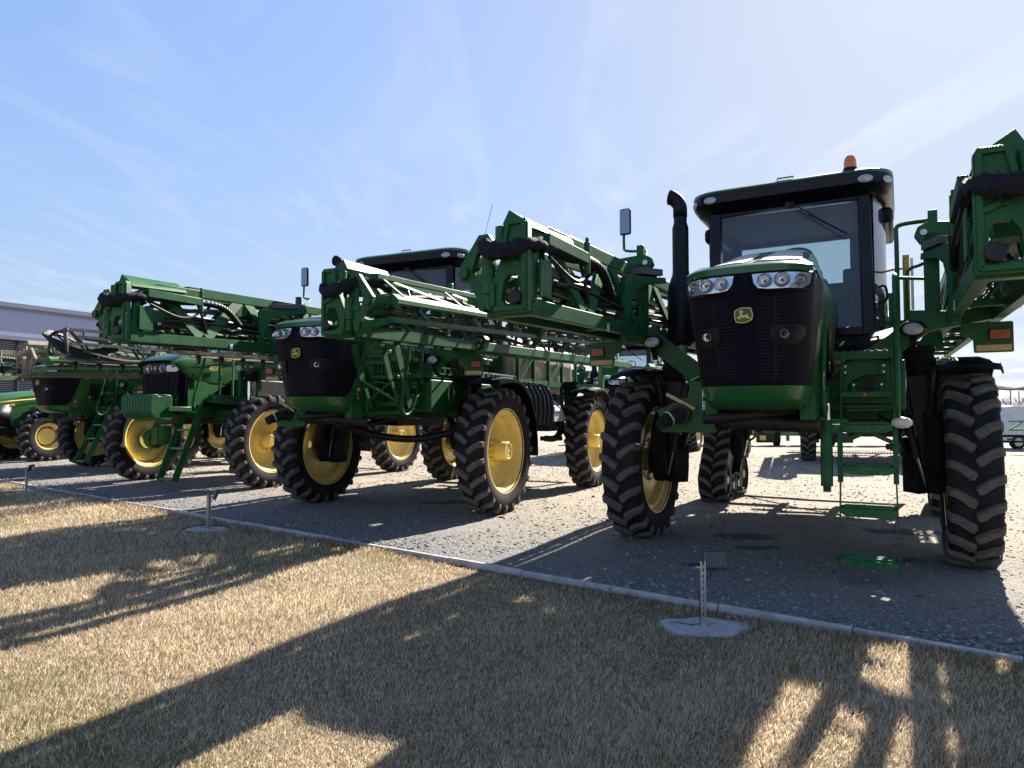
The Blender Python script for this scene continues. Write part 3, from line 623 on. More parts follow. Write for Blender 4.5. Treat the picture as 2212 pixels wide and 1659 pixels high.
def cab(root,beacon=True,gm_=hoodg):
    fl=MB();fl.box(-.86,.86,.12,1.85,2.36,2.50);fl.box(-.8,.8,.2,1.8,2.2,2.36);fl.build('cab_floor',blackm,root,bevel=.01)
    P=MB()
    A=[(-.90,.06,2.48),(-.87,.12,4.08)]
    for sx in(1,-1):
        P.beam((sx*.86,.10,2.45),(sx*.83,.16,4.10),.13,.10,up=(0,1,0))
        P.beam((sx*1.02,1.00,2.5),(sx*.99,.98,4.1),.05,.07,up=(0,1,0))
        P.beam((sx*.95,1.80,2.45),(sx*.93,1.78,4.1),.12,.10,up=(0,1,0))
        P.beam((sx*.90,.14,2.50),(sx*1.02,.95,2.50),.06,.10);P.beam((sx*1.02,.95,2.50),(sx*.95,1.8,2.5),.06,.10)
    P.beam((-.86,.1,2.50),(.86,.1,2.50),.08,.10);P.beam((-.9,1.8,2.55),(.9,1.8,2.55),.06,.16);P.beam((-.86,.16,4.06),(.86,.16,4.06),.09,.10);P.beam((-.9,1.79,4.02),(.9,1.79,4.02),.06,.14)
    P.build('pillar_frame',blackg,root,bevel=.012)
    g=MB();g.loft([[(x*(.80 if z<3 else .775),.055+.04*(abs(x))**2+(z-2.5)*.035,z) for x in(-1,-.6,-.2,.2,.6,1)] for z in(2.54,3.3,4.03)])
    g.build('windscreen',glass,root)
    for sx in(1,-1):
        s=MB();s.loft([[(sx*.925,.16,z),(sx*1.00,.5,z),(sx*1.035,.97,z)] for z in(2.56,3.3,4.03)]);s.build('door_glass',glass,root)
        s=MB();s.loft([[(sx*1.03,1.03,z),(sx*1.01,1.4,z),(sx*.975,1.74,z)] for z in(2.56,3.3,4.0)]);s.build('rear_side_glass',glass,root)
        d=MB();d.tube([(sx*.965,.2,3.0),(sx*1.03,.19,3.0),(sx*1.04,.19,2.85),(sx*.965,.2,2.82)],.014,6,sm=3);d.build('door_handle',black,root)
    s=MB();s.loft([[(x,1.80,z) for x in(-.84,0,.84)] for z in(3.36,4.0)]);s.build('rear_glass',glass,root)
    s=MB();s.box(-.92,.92,1.79,1.83,2.6,3.36);s.box(-.92,-.84,1.79,1.83,3.36,4.02);s.box(.84,.92,1.79,1.83,3.36,4.02);s.build('rear_wall',mat('cab_trim',(.035,.035,.045),.8),root)
    # roof
    def rr(w,y0,y1,z,r,n=5,fx=1.0):
        pts=[]
        for cx,cy,a0 in((w-r,y1-r,0),(-w+r,y1-r,90),(-w+r,y0+r,180),(w-r,y0+r,270)):
            for k in range(n+1):
                a=R(a0+90*k/n);pts.append((cx+r*math.cos(a),cy+r*math.sin(a)+(0 if cy>1 else .10*abs(cx/w)**2),z))
        return pts
    b=MB();b.loft([rr(.96,.12,1.95,4.03,.25),rr(1.08,-.02,2.1,4.08,.3),rr(1.13,-.10,2.15,4.16,.32),rr(1.13,-.11,2.15,4.27,.32),rr(1.10,-.09,2.12,4.30,.3)],closed=True,caps=True)
    ro=b.build('roof',blackg,root)
    b=MB();b.loft([rr(1.135,-.105,2.16,4.268,.32),rr(1.13,-.09,2.15,4.31,.3),rr(1.07,-.02,2.1,4.345,.28),rr(.9,.15,1.95,4.36,.25),rr(.5,.5,1.6,4.365,.2)],closed=True,caps=True);b.build('roof_cap',gm_,ro)
    for sx in(1,-1): b=MB();b.box(sx*1.02-.1,sx*1.02+.1,.7,2.0,3.86,4.05);b.build('roof_vent_box',black,ro,bevel=.05)
    b=MB();b.box(-.78,.78,.25,1.75,4.0,4.03);b.build('headliner',mat('headliner',(.10,.10,.12),.9),ro)
    for sx in(1,-1):
        for c,d,r in(((.86*sx,-.055,4.195),(sx*.12,-1,0),.062),((1.075*sx,.075,4.19),(sx*.8,-.6,0),.055)):
            l=MB();l.sphere((0,0,0),r,14,(1.3,.75,.28));M_=Matrix.Translation(c)@Vector(d).to_track_quat('Z','Y').to_matrix().to_4x4();l.v=[tuple(M_@Vector(p)) for p in l.v];l.build('roof_lamp',mat('work_lamp_lens',(.62,.64,.66),.2,metal=.35,coat=.6,bump=.6,bs=70),ro)
    b=MB();b.tube([(-.09,.08,4.33),(-.09,.08,4.385),(.09,.08,4.385),(.09,.08,4.33)],.009,6);b.build('roof_handle',green2,ro)
    if beacon:
        b=MB();b.lathe((.70,.12,0),'z',[(.075,4.30),(.08,4.37),(.072,4.39),(0,4.39)],20);q=b.build('beacon_base',black,ro)
        b=MB();b.lathe((.70,.12,0),'z',[(.068,4.385),(.068,4.45),(.06,4.50),(.04,4.53),(0,4.54)],20);b.build('beacon',orange,ro)
    b=MB();b.beam((.06,.03,4.06),(.50,.0,3.72),.012,.014);b.beam((.26,.02,3.89),(.66,-.02,3.60),.010,.022);b.beam((.06,.035,4.03),(.26,.02,3.87),.006,.008);b.box(.0,.09,.02,.06,4.03,4.07);b.build('wiper',black,root)
    # interior
    s=MB();s.box(-.27,.27,.95,1.45,2.75,2.95);s.box(-.27,.27,1.38,1.55,2.9,3.50);s.box(-.2,.2,1.0,1.4,2.5,2.75);s.build('seat',mat('seat_fabric',(.03,.03,.035),.9),root,bevel=.04)
    s=MB();s.box(.38,.62,.7,1.5,2.5,3.15);s.box(.62,.76,1.2,1.4,3.1,3.9);s.box(.55,.70,.9,1.0,3.1,3.38);s.box(-.3,.3,.2,.42,2.5,3.15);s.box(-.85,-.45,1.5,1.78,2.5,3.5);s.build('console',black,root,bevel=.03)
    s=MB();c=Vector((.02,.60,3.50));ax=Vector((0,-.75,.66)).normalized();u=Vector((1,0,0));v_=ax.cross(u)
    s.tube([c+(u*math.cos(2*math.pi*k/24)+v_*math.sin(2*math.pi*k/24))*.215 for k in range(25)],.017,8)
    for a in(90,210,330): s.tube([c,c+(u*math.cos(R(a))+v_*math.sin(R(a)))*.21],.013,6)
    s.cyl(c,c-ax*.12,.045,10);s.cyl(c-ax*.1,(0,.4,2.9),.035,8);s.build('steering_wheel',black,root)
def exhaust(root):
    b=MB();cx,cy=-1.215,-.12
    b.lathe((cx,cy,0),'z',[(0,2.40),(.10,2.40),(.155,2.44),(.165,2.5),(.165,3.08),(.15,3.16),(.105,3.30),(.10,3.34)],28)
    b.lathe((cx,cy,0),'z',[(.10,3.3),(.10,3.88),(.080,3.95),(.080,4.04)],24)
    m=b.build('muffler',black,root)
    t=MB();n=20;rings=[[(cx+.082*math.cos(2*math.pi*k/n),cy+.082*math.sin(2*math.pi*k/n),4.02) for k in range(n)]]
    for i in range(11):
        th=R(74)*i/10;rb_=.17;rr=.082+.008*i/10
        rings.append([(cx-rb_+(rb_+rr*math.cos(2*math.pi*k/n))*math.cos(th),cy+rr*math.sin(2*math.pi*k/n)-.03*(i/10)**2,4.12+(rb_+rr*math.cos(2*math.pi*k/n))*math.sin(th)) for k in range(n)])
    t.loft(rings,closed=True);t.build('exhaust_pipe',black,m,solid=.008)
    b=MB();b.tube([(-1.2,-.15,2.42),(-1.2,-.2,2.25),(-1.12,-.25,2.12),(-.95,-.3,2.08),(-.7,-.35,2.1)],.075,12,sm=4);b.cyl((-1.06,-.34,2.17),(-1.03,-.46,2.15),.05,12);b.build('exhaust_elbow',cast,m)
def mirror(root,x,y,z,base):
    b=MB();b.tube(base,.018,8,sm=3);a=b.build('mirror_arm',green2,root)
    m=MB();m.box(x-.075,x+.075,y-.005,y+.05,z-.17,z+.17);h=m.build('mirror_housing',black,a,bevel=.025)
    q=MB();q.box(x-.063,x+.063,y-.0075,y-.0055,z-.155,z+.155);q.build('mirror_glass',mat('mirror_glass',(.22,.24,.28),.04,metal=1),h,bevel=.001)
def fender(root,sx,yc,xc=1.75,m=black):
    prof=[(-.55,2.0),(-.45,2.075),(-.1,2.12),(.25,2.12),(.5,2.04),(.78,1.84),(.98,1.52),(1.07,1.15),(1.08,.85)]
    b=MB()
    rows=[]
    for i,(y,z) in enumerate(prof):
        # inward normal in the y-z plane
        a=Vector((0,prof[min(i+1,len(prof)-1)][0]-prof[max(i-1,0)][0],prof[min(i+1,len(prof)-1)][1]-prof[max(i-1,0)][1])).normalized();nn=Vector((0,-a.z,a.y))
        row=[]
        for dx,dn in((-.27,-.05),(-.265,-.01),(-.2,.0),(-.12,.03),(.12,.03),(.2,.0),(.265,-.01),(.285,-.06)):
            row.append((sx*(xc+dx),yc+y+nn.y*dn,z+nn.z*dn))
        rows.append(row)
    b.loft(rows);f=b.build('fender',m,root,solid=.016,ang=30)
    k=MB();k.tube([(sx*(xc-.22),yc-.3,2.09),(sx*(xc-.30),yc-.35,1.95),(sx*(xc-.33),yc-.3,1.5),(sx*(xc-.36),yc-.1,1.1)],.03,8,sm=3);k.build('fender_bracket',blackm,f)
def leg(root,sx,y,shield=True):
    b=MB();x=sx
    b.beam((x*1.30,y,1.98),(x*1.42,y+.0,1.0),.20,.26,up=(0,1,0),w1=.16,h1=.34)
    b.beam((x*.35,y,1.62),(x*1.42,y,1.62),.20,.17)
    b.cyl((x*1.40,y,1.0),(x*1.62,y,1.0),.21,20);b.cyl((x*1.30,y,1.0),(x*1.42,y,1.0),.15,16)
    l=b.build('wheel_leg',blackm,root,bevel=.015)
    s=MB();s.prism([(y-.30,.74),(y+.22,.74),(y+.36,.95),(y+.38,1.35),(y+.25,1.60),(y-.22,1.60),(y-.40,1.35),(y-.42,1.0)],lambda a,c,t:(t,a,c),x*1.36,x*1.54);s.build('drive_housing',mat('housing_black',(.006,.006,.007),.7,spec=.15,dirt=(DUST,.06,6)),l,bevel=.04)
    s=MB();s.lathe((x*1.33,y,0),'z',[(.0,2.28),(.16,2.28),(.17,2.24),(.14,2.2),(.17,2.14),(.14,2.08),(.17,2.02),(.15,1.98),(0,1.97)],20);s.build('air_spring',rubber,l)
    c=MB();c.cyl((x*1.30,y-.25,1.10),(x*1.37,y-.22,.82),.022,10);c.build('steering_rod',chrome,l);c=MB();c.cyl((x*1.17,y-.25,1.65),(x*1.30,y-.25,1.10),.035,10);c.build('steering_cylinder',blackm,l)
    if shield:
        q=MB();q.loft([[(x*1.20,y+a,z),(x*1.16,y+a*.8-.14,z-.01),(x*1.30,y+a-.26,z-.02),(x*1.44,y+a-.20,z)] for a,z in((.1,1.32),(.1,1.1),(.09,.90),(.05,.74))]);q.build('hose_shield',mat('grey_black_shield',(.010,.010,.011),.75,dirt=(DUST,.08,5),spec=.15),l,solid=.012)
    h=MB()
    for k in range(4): o=.04*k;h.tube([(x*.9,y-.1+o,1.6),(x*1.1,y-.25+o,1.35+.02*k),(x*1.2,y-.15+o,1.15),(x*1.36,y-.05+o*.5,1.05)],.016,6,sm=4)
    h.build('hydraulic_hoses',hose,l)
def chassis(root,m=green2,wb=4.64):
    b=MB()
    for sx in(1,-1): b.box(sx*.42-.06,sx*.42+.06,-2.0,6.6,1.50,1.74)
    for y in(-1.6,-.6,.9,2.2,3.4,5.4): b.box(-.36,.36,y-.06,y+.06,1.54,1.70)
    for y in(0,wb): b.box(-1.2,1.2,y-.14,y+.14,1.50,1.76)
    b.build('chassis',m,root,bevel=.01)
    b=MB();b.box(-.34,.34,-1.9,.6,1.56,2.1);b.box(-.2,.2,-.9,.3,1.48,1.56);b.cyl((-.5,-1.9,1.50),(.5,-1.7,1.46),.08,12);b.build('engine',blackm,root,bevel=.03)
    p=MB();p.tube([(-.50,-1.95,1.52),(-.28,-1.95,1.53),(-.05,-1.85,1.56),(.25,-1.7,1.58),(.45,-1.4,1.58)],.06,12,sm=5);p.tube([(.0,-1.7,1.55),(-.08,-1.5,1.42),(-.05,-1.0,1.40),(.1,-.4,1.5)],.04,8,sm=4);p.build('belly_pipes',hose,root)
def belly_hose(root):
    P=smooth([Vector(a) for a in[(-.3,-1.2,1.4),(.2,-1.05,1.24),(.75,-.75,1.18),(1.3,-.35,1.30)]],16);j=MB()
    j.tube(P,.052,10)
    for i in range(len(P)-1): j.cyl(P[i],P[i]+(P[i+1]-P[i])*.5,.060,10)
    j.build('corrugated_hose',hose,root)
def coupling(root,m=green2):
    b=MB();b.prism([(-.92,1.38),(-.40,1.38),(-.40,1.86),(-.62,1.88),(-.66,1.72),(-.95,1.60)],lambda a,c,t:(a,t,c),-1.96,-1.93);b.beam((-.62,-1.94,1.86),(-.4,-1.7,2.0),.05,.05);b.build('coupling_plate',m,root,bevel=.003)
    c=MB();c.cyl((-.72,-1.96,1.56),(-.72,-2.02,1.56),.10,18);k=c.build('loading_coupler',blackm,root)
    c=MB();c.cyl((-.72,-2.02,1.56),(-.80,-2.18,1.50),.07,16);c.cyl((-.80,-2.18,1.50),(-.83,-2.26,1.46),.062,16);c.build('coupler_body',rubber,k)
    c=MB();c.lathe((0,0,0),'z',[(.074,0),(.08,.005),(.08,.02),(.074,.025)],20);M_=Matrix.Translation((-.79,-2.15,1.51))@Vector((-.4,-.8,-.3)).to_track_quat('Z','Y').to_matrix().to_4x4();c.v=[tuple(M_@Vector(p)) for p in c.v];c.build('clamp_ring',steel,k)
    for dx,dz in((-.07,.07),(.07,.07),(.08,-.06),(-.08,-.06)):
        pass
    h=MB();h.beam((-.86,-1.985,1.755),(-.58,-1.985,1.605),.018,.035);h.build('valve_handle',tan,k,bevel=.008)
    h=MB();h.box(-.515,-.465,-1.968,-1.961,1.60,1.80);h.build('instruction_label',white,k)
    h=MB();h.box(-.507,-.473,-1.971,-1.969,1.68,1.725);h.box(-.505,-.475,-1.971,-1.969,1.615,1.62);h.box(-.505,-.475,-1.971,-1.969,1.655,1.66);h.build('label_print',black,k)
def cradle(root,sx,m=green2,plate=True):
    y=-.95
    b=MB(sx)
    b.beam((.42,y,1.70),(1.36,y,2.44),.12,.20);b.prism([(.42,1.60),(.75,1.60),(1.0,2.05),(.42,1.9)],lambda a,c,t:(a,t,c),y-.03,y+.03)
    b.prism([(1.22,2.30),(1.45,2.36),(1.9,2.43),(2.05,2.50),(2.1,2.64),(2.06,2.70),(2.0,2.55),(1.56,2.53),(1.25,2.56)],lambda a,c,t:(a,t,c),y-.07,y+.07)
    b.beam((1.44,y,2.5),(1.44,y,3.30),.10,.13)
    b.build('boom_rest',m,root,bevel=.008)
    t=MB(sx);t.prism([(1.30,3.28),(1.33,3.36),(1.40,3.40),(1.72,3.38),(1.72,3.22),(1.35,3.20)],lambda a,c,t:(a,t,c),y-.05,y+.05);t.box(1.42,1.50,y-.02,y+.05,3.35,3.52);q=t.build('top_lock',m,root,bevel=.01)
    t=MB(sx);t.cyl((1.38,y-.055,3.30),(1.38,y-.075,3.30),.03,14);t.build('lock_pin',steel,q)
    # work lamp on bracket
    y=-1.10;l=MB(sx);l.sphere((1.27,y+.0,2.37),.10,16,(1.15,.55,.78));l.beam((1.27,y,2.29),(1.27,y+.1,2.18),.05,.03);w_=l.build('work_lamp',black,root)
    l=MB(sx);l.sphere((1.27,y-.04,2.362),.078,16,(1.12,.30,.74));l.build('work_lamp_lens',mat('work_lamp_lens',(0,0,0)),w_)
    y=-.95
    if plate:
        p=MB(sx);py=y-.09
        p.prism([(1.66,2.40),(1.66,2.27),(1.72,2.265),(1.75,2.24),(1.755,2.13),(1.765,2.12),(2.05,2.12),(2.06,2.13),(2.06,2.385),(2.05,2.40)],lambda a,c,t:(a,t,c),py,py+.008)
        pp=p.build('marker_plate',m,root)
        p=MB(sx);p.box(1.875,2.03,py-.03,py-.001,2.24,2.33);p.build('marker_lamp',redl,pp,bevel=.008)
        p=MB(sx);p.box(1.87,2.035,py-.014,py-.0015,2.235,2.335);p.build('marker_lamp_frame',black,pp,bevel=.003)
        p=MB(sx);p.box(1.775,2.045,py-.004,py-.0005,2.135,2.19);p.build('reflector_strip',tan,pp)
def gate_plate(b,pl,holes,fn,t0,t1):
    """flat casting with holes: triangulated through bmesh"""
    bm=bmesh.new();es=[]
    for lp in [pl]+holes:
        vs=[bm.verts.new((a,c,0)) for a,c in lp];es+=[bm.edges.new((vs[i],vs[(i+1)%len(vs)])) for i in range(len(vs))]
    bmesh.ops.triangle_fill(bm,edges=es,use_beauty=True);bm.verts.index_update()
    V=[(v.co.x,v.co.y) for v in bm.verts];F=[tuple(v.index for v in f.verts) for f in bm.faces];E_=[tuple(v.index for v in e.verts) for e in bm.edges if len(e.link_faces)==1];bm.free()
    n=len(V);b.add([fn(a,c,t0) for a,c in V]+[fn(a,c,t1) for a,c in V],F+[tuple(n+i for i in reversed(f)) for f in F]+[(i,j,n+j,n+i) for i,j in E_])
def boom(root,sx,m=green2,mo=green2,mc=green2,end=7.2,lit=None,sleeve_m=None,zo_=0,yo=0):
    """heavy inner section + light outer section folded outside it"""
    zb=lambda y:2.34+.03*(y+3.9)
    zt=lambda y:3.17+.028*(y+3.9)
    y0=-3.82+yo
    class MB(globals()['MB']):
        def add(s,vs,fs): return super().add([(p[0]+XO*s.sx,p[1],p[2]+zo_) for p in vs],fs)
    XO=.09
    b=MB(sx)
    for x in(1.50,1.86): b.beam((x,y0,zb(y0)+.065),(x,end,zb(end)+.065),.09,.13)
    b.beam((1.62,y0+.9,zt(y0+.9)-.06),(1.62,end,zt(end)-.06),.11,.13)
    # V bracing, inner and outer faces
    ys=[y0+.38+1.48*k for k in range(int((end-y0-.3)/1.48)+1)]
    for i in range(len(ys)-1):
        a,c=ys[i],ys[i+1]
        for xb,q_ in((1.49,1),(1.87,.5)):
            mid=(a+c)/2-.08
            b.beam((xb,mid,zb(mid)+.12),(1.60 if xb<1.6 else 1.66,a+.12,zt(a)-.10),.05*q_,.145*q_,up=(0,1,0))
            b.beam((xb,mid+.10,zb(mid)+.12),(1.60 if xb<1.6 else 1.66,c-.02,zt(c)-.10),.05*q_,.15*q_,up=(0,1,0))
        b.beam((1.50,c,zb(c)+.06),(1.86,c,zb(c)+.06),.07,.06)
        b.prism([(c-.22,zt(c)-.12),(c+.22,zt(c)-.12),(c+.10,zt(c)-.3),(c-.05,zt(c)-.34)],lambda p,q,t:(t,p,q),1.575,1.59)
    root_o=b.build('boom_frame',m,root,bevel=.005)
    # top cap box at the tip and latch arm
    b=MB(sx);b.loft([[(1.47,y0-.03,3.04),(1.50,y0-.03,3.09),(1.68,y0-.03,3.21),(1.74,y0-.03,3.10),(1.7,y0-.03,3.04)],[(1.47,y0+.8,3.08),(1.50,y0+.8,3.13),(1.68,y0+.8,3.23),(1.74,y0+.8,3.14),(1.7,y0+.8,3.08)]],closed=True,caps=True)
    b.prism([(y0+.02,2.98),(y0+.35,3.14),(y0+1.1,3.16),(y0+.95,2.93),(y0+.5,2.88)],lambda p,q,t:(t,p,q),1.50,1.515)
    b.box(1.40,1.46,y0+.15,y0+.98,2.93,3.03);b.cyl((1.43,y0+1.0,2.84),(1.43,y0+1.0,3.14),.028,10);b.cyl((1.43,y0+1.0,3.14),(1.43,y0+1.0,3.18),.018,8)
    b.beam((1.5,y0+.06,2.96),(1.5,y0+.02,2.45),.05,.10,up=(0,1,0))
    b.build('tip_cap',mc,root_o,bevel=.006)
    # stop bracket with its rubber block, bolted to the lower chord
    hy=y0+2.15;A_=Vector((1.50,hy,0));B_=Vector((1.29,hy+.80,0));D_=(B_-A_).normalized();Nn=Vector((D_.y,-D_.x,0))
    hf=lambda a,c,t:tuple(A_+D_*a+Nn*t+Vector((0,0,c)))
    b=MB(sx);b.prism([(0,2.34),(0,3.00),(.03,3.05),(.80,3.12),(.82,3.06),(.36,2.98),(.20,2.90),(.12,2.76),(.09,2.60),(.09,2.34)],hf,-.035,.035);hk=b.build('stop_bracket',m,root_o,bevel=.006)
    b=MB(sx);b.prism([(.24,3.085),(.24,3.155),(.70,3.20),(.70,3.125)],hf,-.06,.06);b.build('rubber_pad',mat('pad_block',(.12,.10,.10),.8),hk,bevel=.004)
    # end castings facing forward
    fn=lambda a,c,t:(a,t,c)
    b=MB(sx)
    gate_plate(b,[(1.46,2.36),(1.46,3.06),(1.485,3.10),(1.62,3.10),(1.67,3.02),(1.70,2.80),(1.78,2.62),(1.80,2.44),(1.74,2.36)],[[(1.53,2.44),(1.53,2.60),(1.56,2.66),(1.64,2.66),(1.68,2.60),(1.70,2.46),(1.66,2.42),(1.55,2.42)]],fn,y0-.05,y0-.12)
    for p,q in(((1.49,3.07),(1.49,2.38)),((1.49,3.07),(1.63,3.07)),((1.63,3.07),(1.68,2.82)),((1.5,2.72),(1.70,2.80)),((1.60,2.95),(1.60,2.74)),((1.50,2.86),(1.66,2.90)),((1.77,2.6),(1.77,2.42)),((1.48,2.39),(1.76,2.39))):
        b.beam((p[0],y0-.13,p[1]),(q[0],y0-.13,q[1]),.035,.030,up=(0,1,0))
    b.box(1.45,1.80,y0-.05,y0+.05,2.34,2.44)
    c=b.build('end_casting',mc,root_o,bevel=.004)
    b=MB(sx);b.cyl((1.555,y0-.11,2.47),(1.555,y0-.18,2.47),.055,18);b.build('pivot_boss',blackm,c,bevel=.008)
    b=MB(sx);b.box(1.43,1.445,y0+.05,y0+.25,2.50,2.80);b.build('cover_plate',mc,c,bevel=.004)
    b=MB(sx)   # outer hinge casting, leaning plate with a slot
    gate_plate(b,[(1.84,3.02),(1.93,3.02),(2.12,2.76),(2.11,2.66),(2.02,2.62),(1.96,2.52),(1.93,2.40),(1.88,2.38),(1.85,2.50),(1.82,2.60),(1.80,2.75),(1.80,2.96)],[[(1.90,2.90),(1.93,2.90),(2.0,2.72),(1.97,2.67),(1.90,2.70)]],fn,y0-.03,y0-.09)
    b.beam((1.78,y0-.06,2.62),(1.95,y0-.06,2.66),.09,.08)
    b.cyl((1.82,y0-.10,2.52),(1.82,y0-.10,2.76),.05,14);b.cyl((1.82,y0-.10,2.40),(1.82,y0-.10,2.52),.035,12)
    b.beam((1.84,y0-.06,2.9),(1.68,y0-.06,2.96),.08,.07);b.cyl((1.72,y0-.09,2.90),(1.72,y0-.09,3.06),.045,14)
    h=b.build('hinge_casting',mc,root_o,bevel=.005)
    b=MB(sx);b.cyl((2.06,y0-.085,2.71),(2.06,y0-.13,2.71),.048,8);b.build('hinge_boss',mc,h,bevel=.006)
    # hoses round the tip
    b=MB(sx);P=[(1.48,y0+1.75,2.74),(1.46,y0+1.35,2.97),(1.45,y0+.6,2.95),(1.45,y0+.1,2.92),(1.50,y0-.12,2.88),(1.6,y0-.2,2.83),(1.76,y0-.2,2.85),(1.86,y0-.1,2.92),(1.92,y0+.15,2.98),(1.93,y0+.5,2.95)]
    b.tube(P,[.042,.045,.045,.055,.062,.066,.064,.062,.056,.045],14,sm=9);rs_=random.Random(5+sx)
    for i in range(len(b.v)):
        v=b.v[i];r_=i//14;k_=i%14
        if 24<r_<84: d_=.012*math.sin(r_*1.15+2*math.sin(k_*.9))+.010*math.sin(r_*.43+k_*1.7)+rs_.uniform(-.006,.006);b.v[i]=(v[0],v[1]-d_*.5,v[2]+d_*.7)
    s=b.build('hose_sleeve',sleeve_m or sleeve,root_o,merge=False)
    b=MB(sx);b.tube([(1.43,y0+.2,2.84),(1.40,y0+.6,2.72),(1.43,y0+.9,2.78),(1.46,y0+1.05,2.95)],.018,6,sm=5);b.tube([(1.5,y0+1.0,2.95),(1.48,y0+1.1,2.7),(1.5,y0+1.2,2.45)],.018,6,sm=4)
    P=smooth([Vector(q) for q in[(1.45,y0+.5,2.955),(1.46,y0+1.35,2.97),(1.48,y0+1.75,2.74)]],26)
    for i in range(0,len(P)-1,2): b.cyl(P[i],P[i+1],.048,10)
    b.tube([(1.55,y,zb(y)+.26+.02*math.sin(y*3)) for y in np.linspace(y0+.5,end,24)],.03,6)
    b.build('boom_hoses',hose,root_o)
    b=MB(sx);b.beam((1.84,y0+.5,zb(y0)+.55),(1.84,5.5,zb(5.5)+.55),.26,.008);b.build('shade_strip',blackm,root_o)  # thin strip added to block sun between inner and outer boom sections
    b=MB(sx);rr_=random.Random(3)
    for k in range(7):
        xa,za=1.52+.045*k,(.30,.36,.42,.60,.66,.24,.52)[k];ph=rr_.uniform(0,6)
        b.tube([(xa+.02*math.sin(y*1.3+ph),y,zb(y)+za+.035*math.sin(y*2.1+ph)) for y in np.linspace(y0+.5+.2*k,end,36)],rr_.choice((.010,.014,.02)),5)
    b.build('hydraulic_lines',hose,root_o)
    for k in range(5):
        y=y0+1.0+1.45*k;b=MB(sx);b.box(1.545,1.60,y-.04,y+.04,zb(y)+.2,zb(y)+.34);b.box(1.50,1.85,y-.012,y+.012,zb(y)+.13,zb(y)+.15);b.build('line_clamp',steel if k%2 else blackm,root_o)
    b=MB(sx);b.box(1.447,1.4525,y0+1.55,y0+1.60,zb(y0)+.03,zb(y0)+.11);b.build('white_label',white,root_o)
    b=MB(sx);b.cyl((1.72,y0+.5,2.72),(1.72,y0+2.6,2.80),.055,12);b.box(1.6,1.8,y0+.35,y0+.55,2.66,2.8);cy=b.build('fold_cylinder',mc,root_o)
    b=MB(sx);b.cyl((1.72,y0+2.6,2.80),(1.72,y0+3.3,2.83),.028,10);b.build('cylinder_rod',chrome,cy)
    # spray line with nozzles between chords
    b=MB(sx);b.cyl((1.70,y0+.3,2.46),(1.70,end,2.46+.03*(end-y0)),.018,6)
    b.build('spray_line',hose,root_o)
    # outer section
    zo=lambda y:.055*(y+3.75)
    e=end-1.6;y1=y0+.05;ml=lit or mo
    b=MB(sx)
    def rail(x,z,w_,h_,ya,yb): b.beam((x,ya,z+zo(ya)),(x,yb,z+zo(yb)),w_,h_)
    jy=.45
    for ya,yb in((y1+.12,jy),(jy+.12,e)):
        rail(1.97,3.03,.055,.06,ya,yb);b.loft([[(x,y_,z+zo(y_)) for x,z in((2.27,2.70),(2.27,2.75),(2.19,2.82),(2.14,2.82),(2.14,2.70))] for y_ in(ya,yb)],closed=True,caps=True);rail(2.17,2.53,.075,.06,ya,yb)
    y=y1+.25;i=0
    while y<e-.8:
        if abs(y-jy)>.25:
            b.beam((1.99,y,3.0+zo(y)),(2.22,y+.06,2.80+zo(y)),.06,.012,up=(1,0,.9));b.beam((1.99,y+.18,3.0+zo(y)),(2.22,y+1.22,2.80+zo(y+1.1)),.055,.012,up=(1,0,.9))
            b.beam((2.20,y+.4,2.70+zo(y)),(2.17,y+.75,2.56+zo(y)),.05,.012,up=(1,0,0));b.beam((1.97,y+.5,2.98+zo(y)),(2.12,y+.5,2.56+zo(y)),.03,.03)
        y+=1.36;i+=1
    b.prism([(1.93,3.06),(2.0,3.08),(2.30,2.78),(2.30,2.66),(2.22,2.48),(2.08,2.48),(2.0,2.7)],lambda a,c,t:(a,t,c+zo(jy)),jy+.01,jy+.035);b.prism([(1.93,3.06),(2.0,3.08),(2.30,2.78),(2.30,2.66),(2.22,2.48),(2.08,2.48),(2.0,2.7)],lambda a,c,t:(a,t,c+zo(jy)),jy+.075,jy+.10)
    b.beam((1.97,e,3.03+zo(e)),(2.2,e-.35,2.78+zo(e)),.06,.05);b.beam((1.97,e,3.0+zo(e)),(2.17,e+.05,2.55+zo(e)),.05,.05)
    b.beam((2.06,y0-.06,2.74),(2.18,y1+.2,2.76),.05,.10);b.beam((1.95,y0-.06,2.46),(2.15,y1+.2,2.54),.05,.08);b.beam((1.9,y0-.06,2.98),(1.97,y1+.2,3.04),.05,.08)
    o=b.build('outer_section',ml,root_o,bevel=.004)
    b=MB(sx);b.tube([(2.08,y,2.62+zo(y)+.015*math.sin(y*5)) for y in np.linspace(y1+.3,e,30)],.022,6);b.tube([(2.0,y,2.86+zo(y)+.05*math.sin(y*2.2)) for y in np.linspace(y1+.5,e,40)],.03,8)
    y=y1+.5
    while y<e-.2: z=2.62+zo(y);b.box(2.05,2.11,y-.025,y+.025,z-.10,z+.04);b.cyl((2.08,y,z-.10),(2.08,y,z-.14),.022,6);b.cyl((2.08,y+.1,z),(2.08,y+.3,z),.032,7);y+=.5
    b.build('outer_spray_line',hosed,o)
    # inboard lower carrier visible under the fold
    return root_o
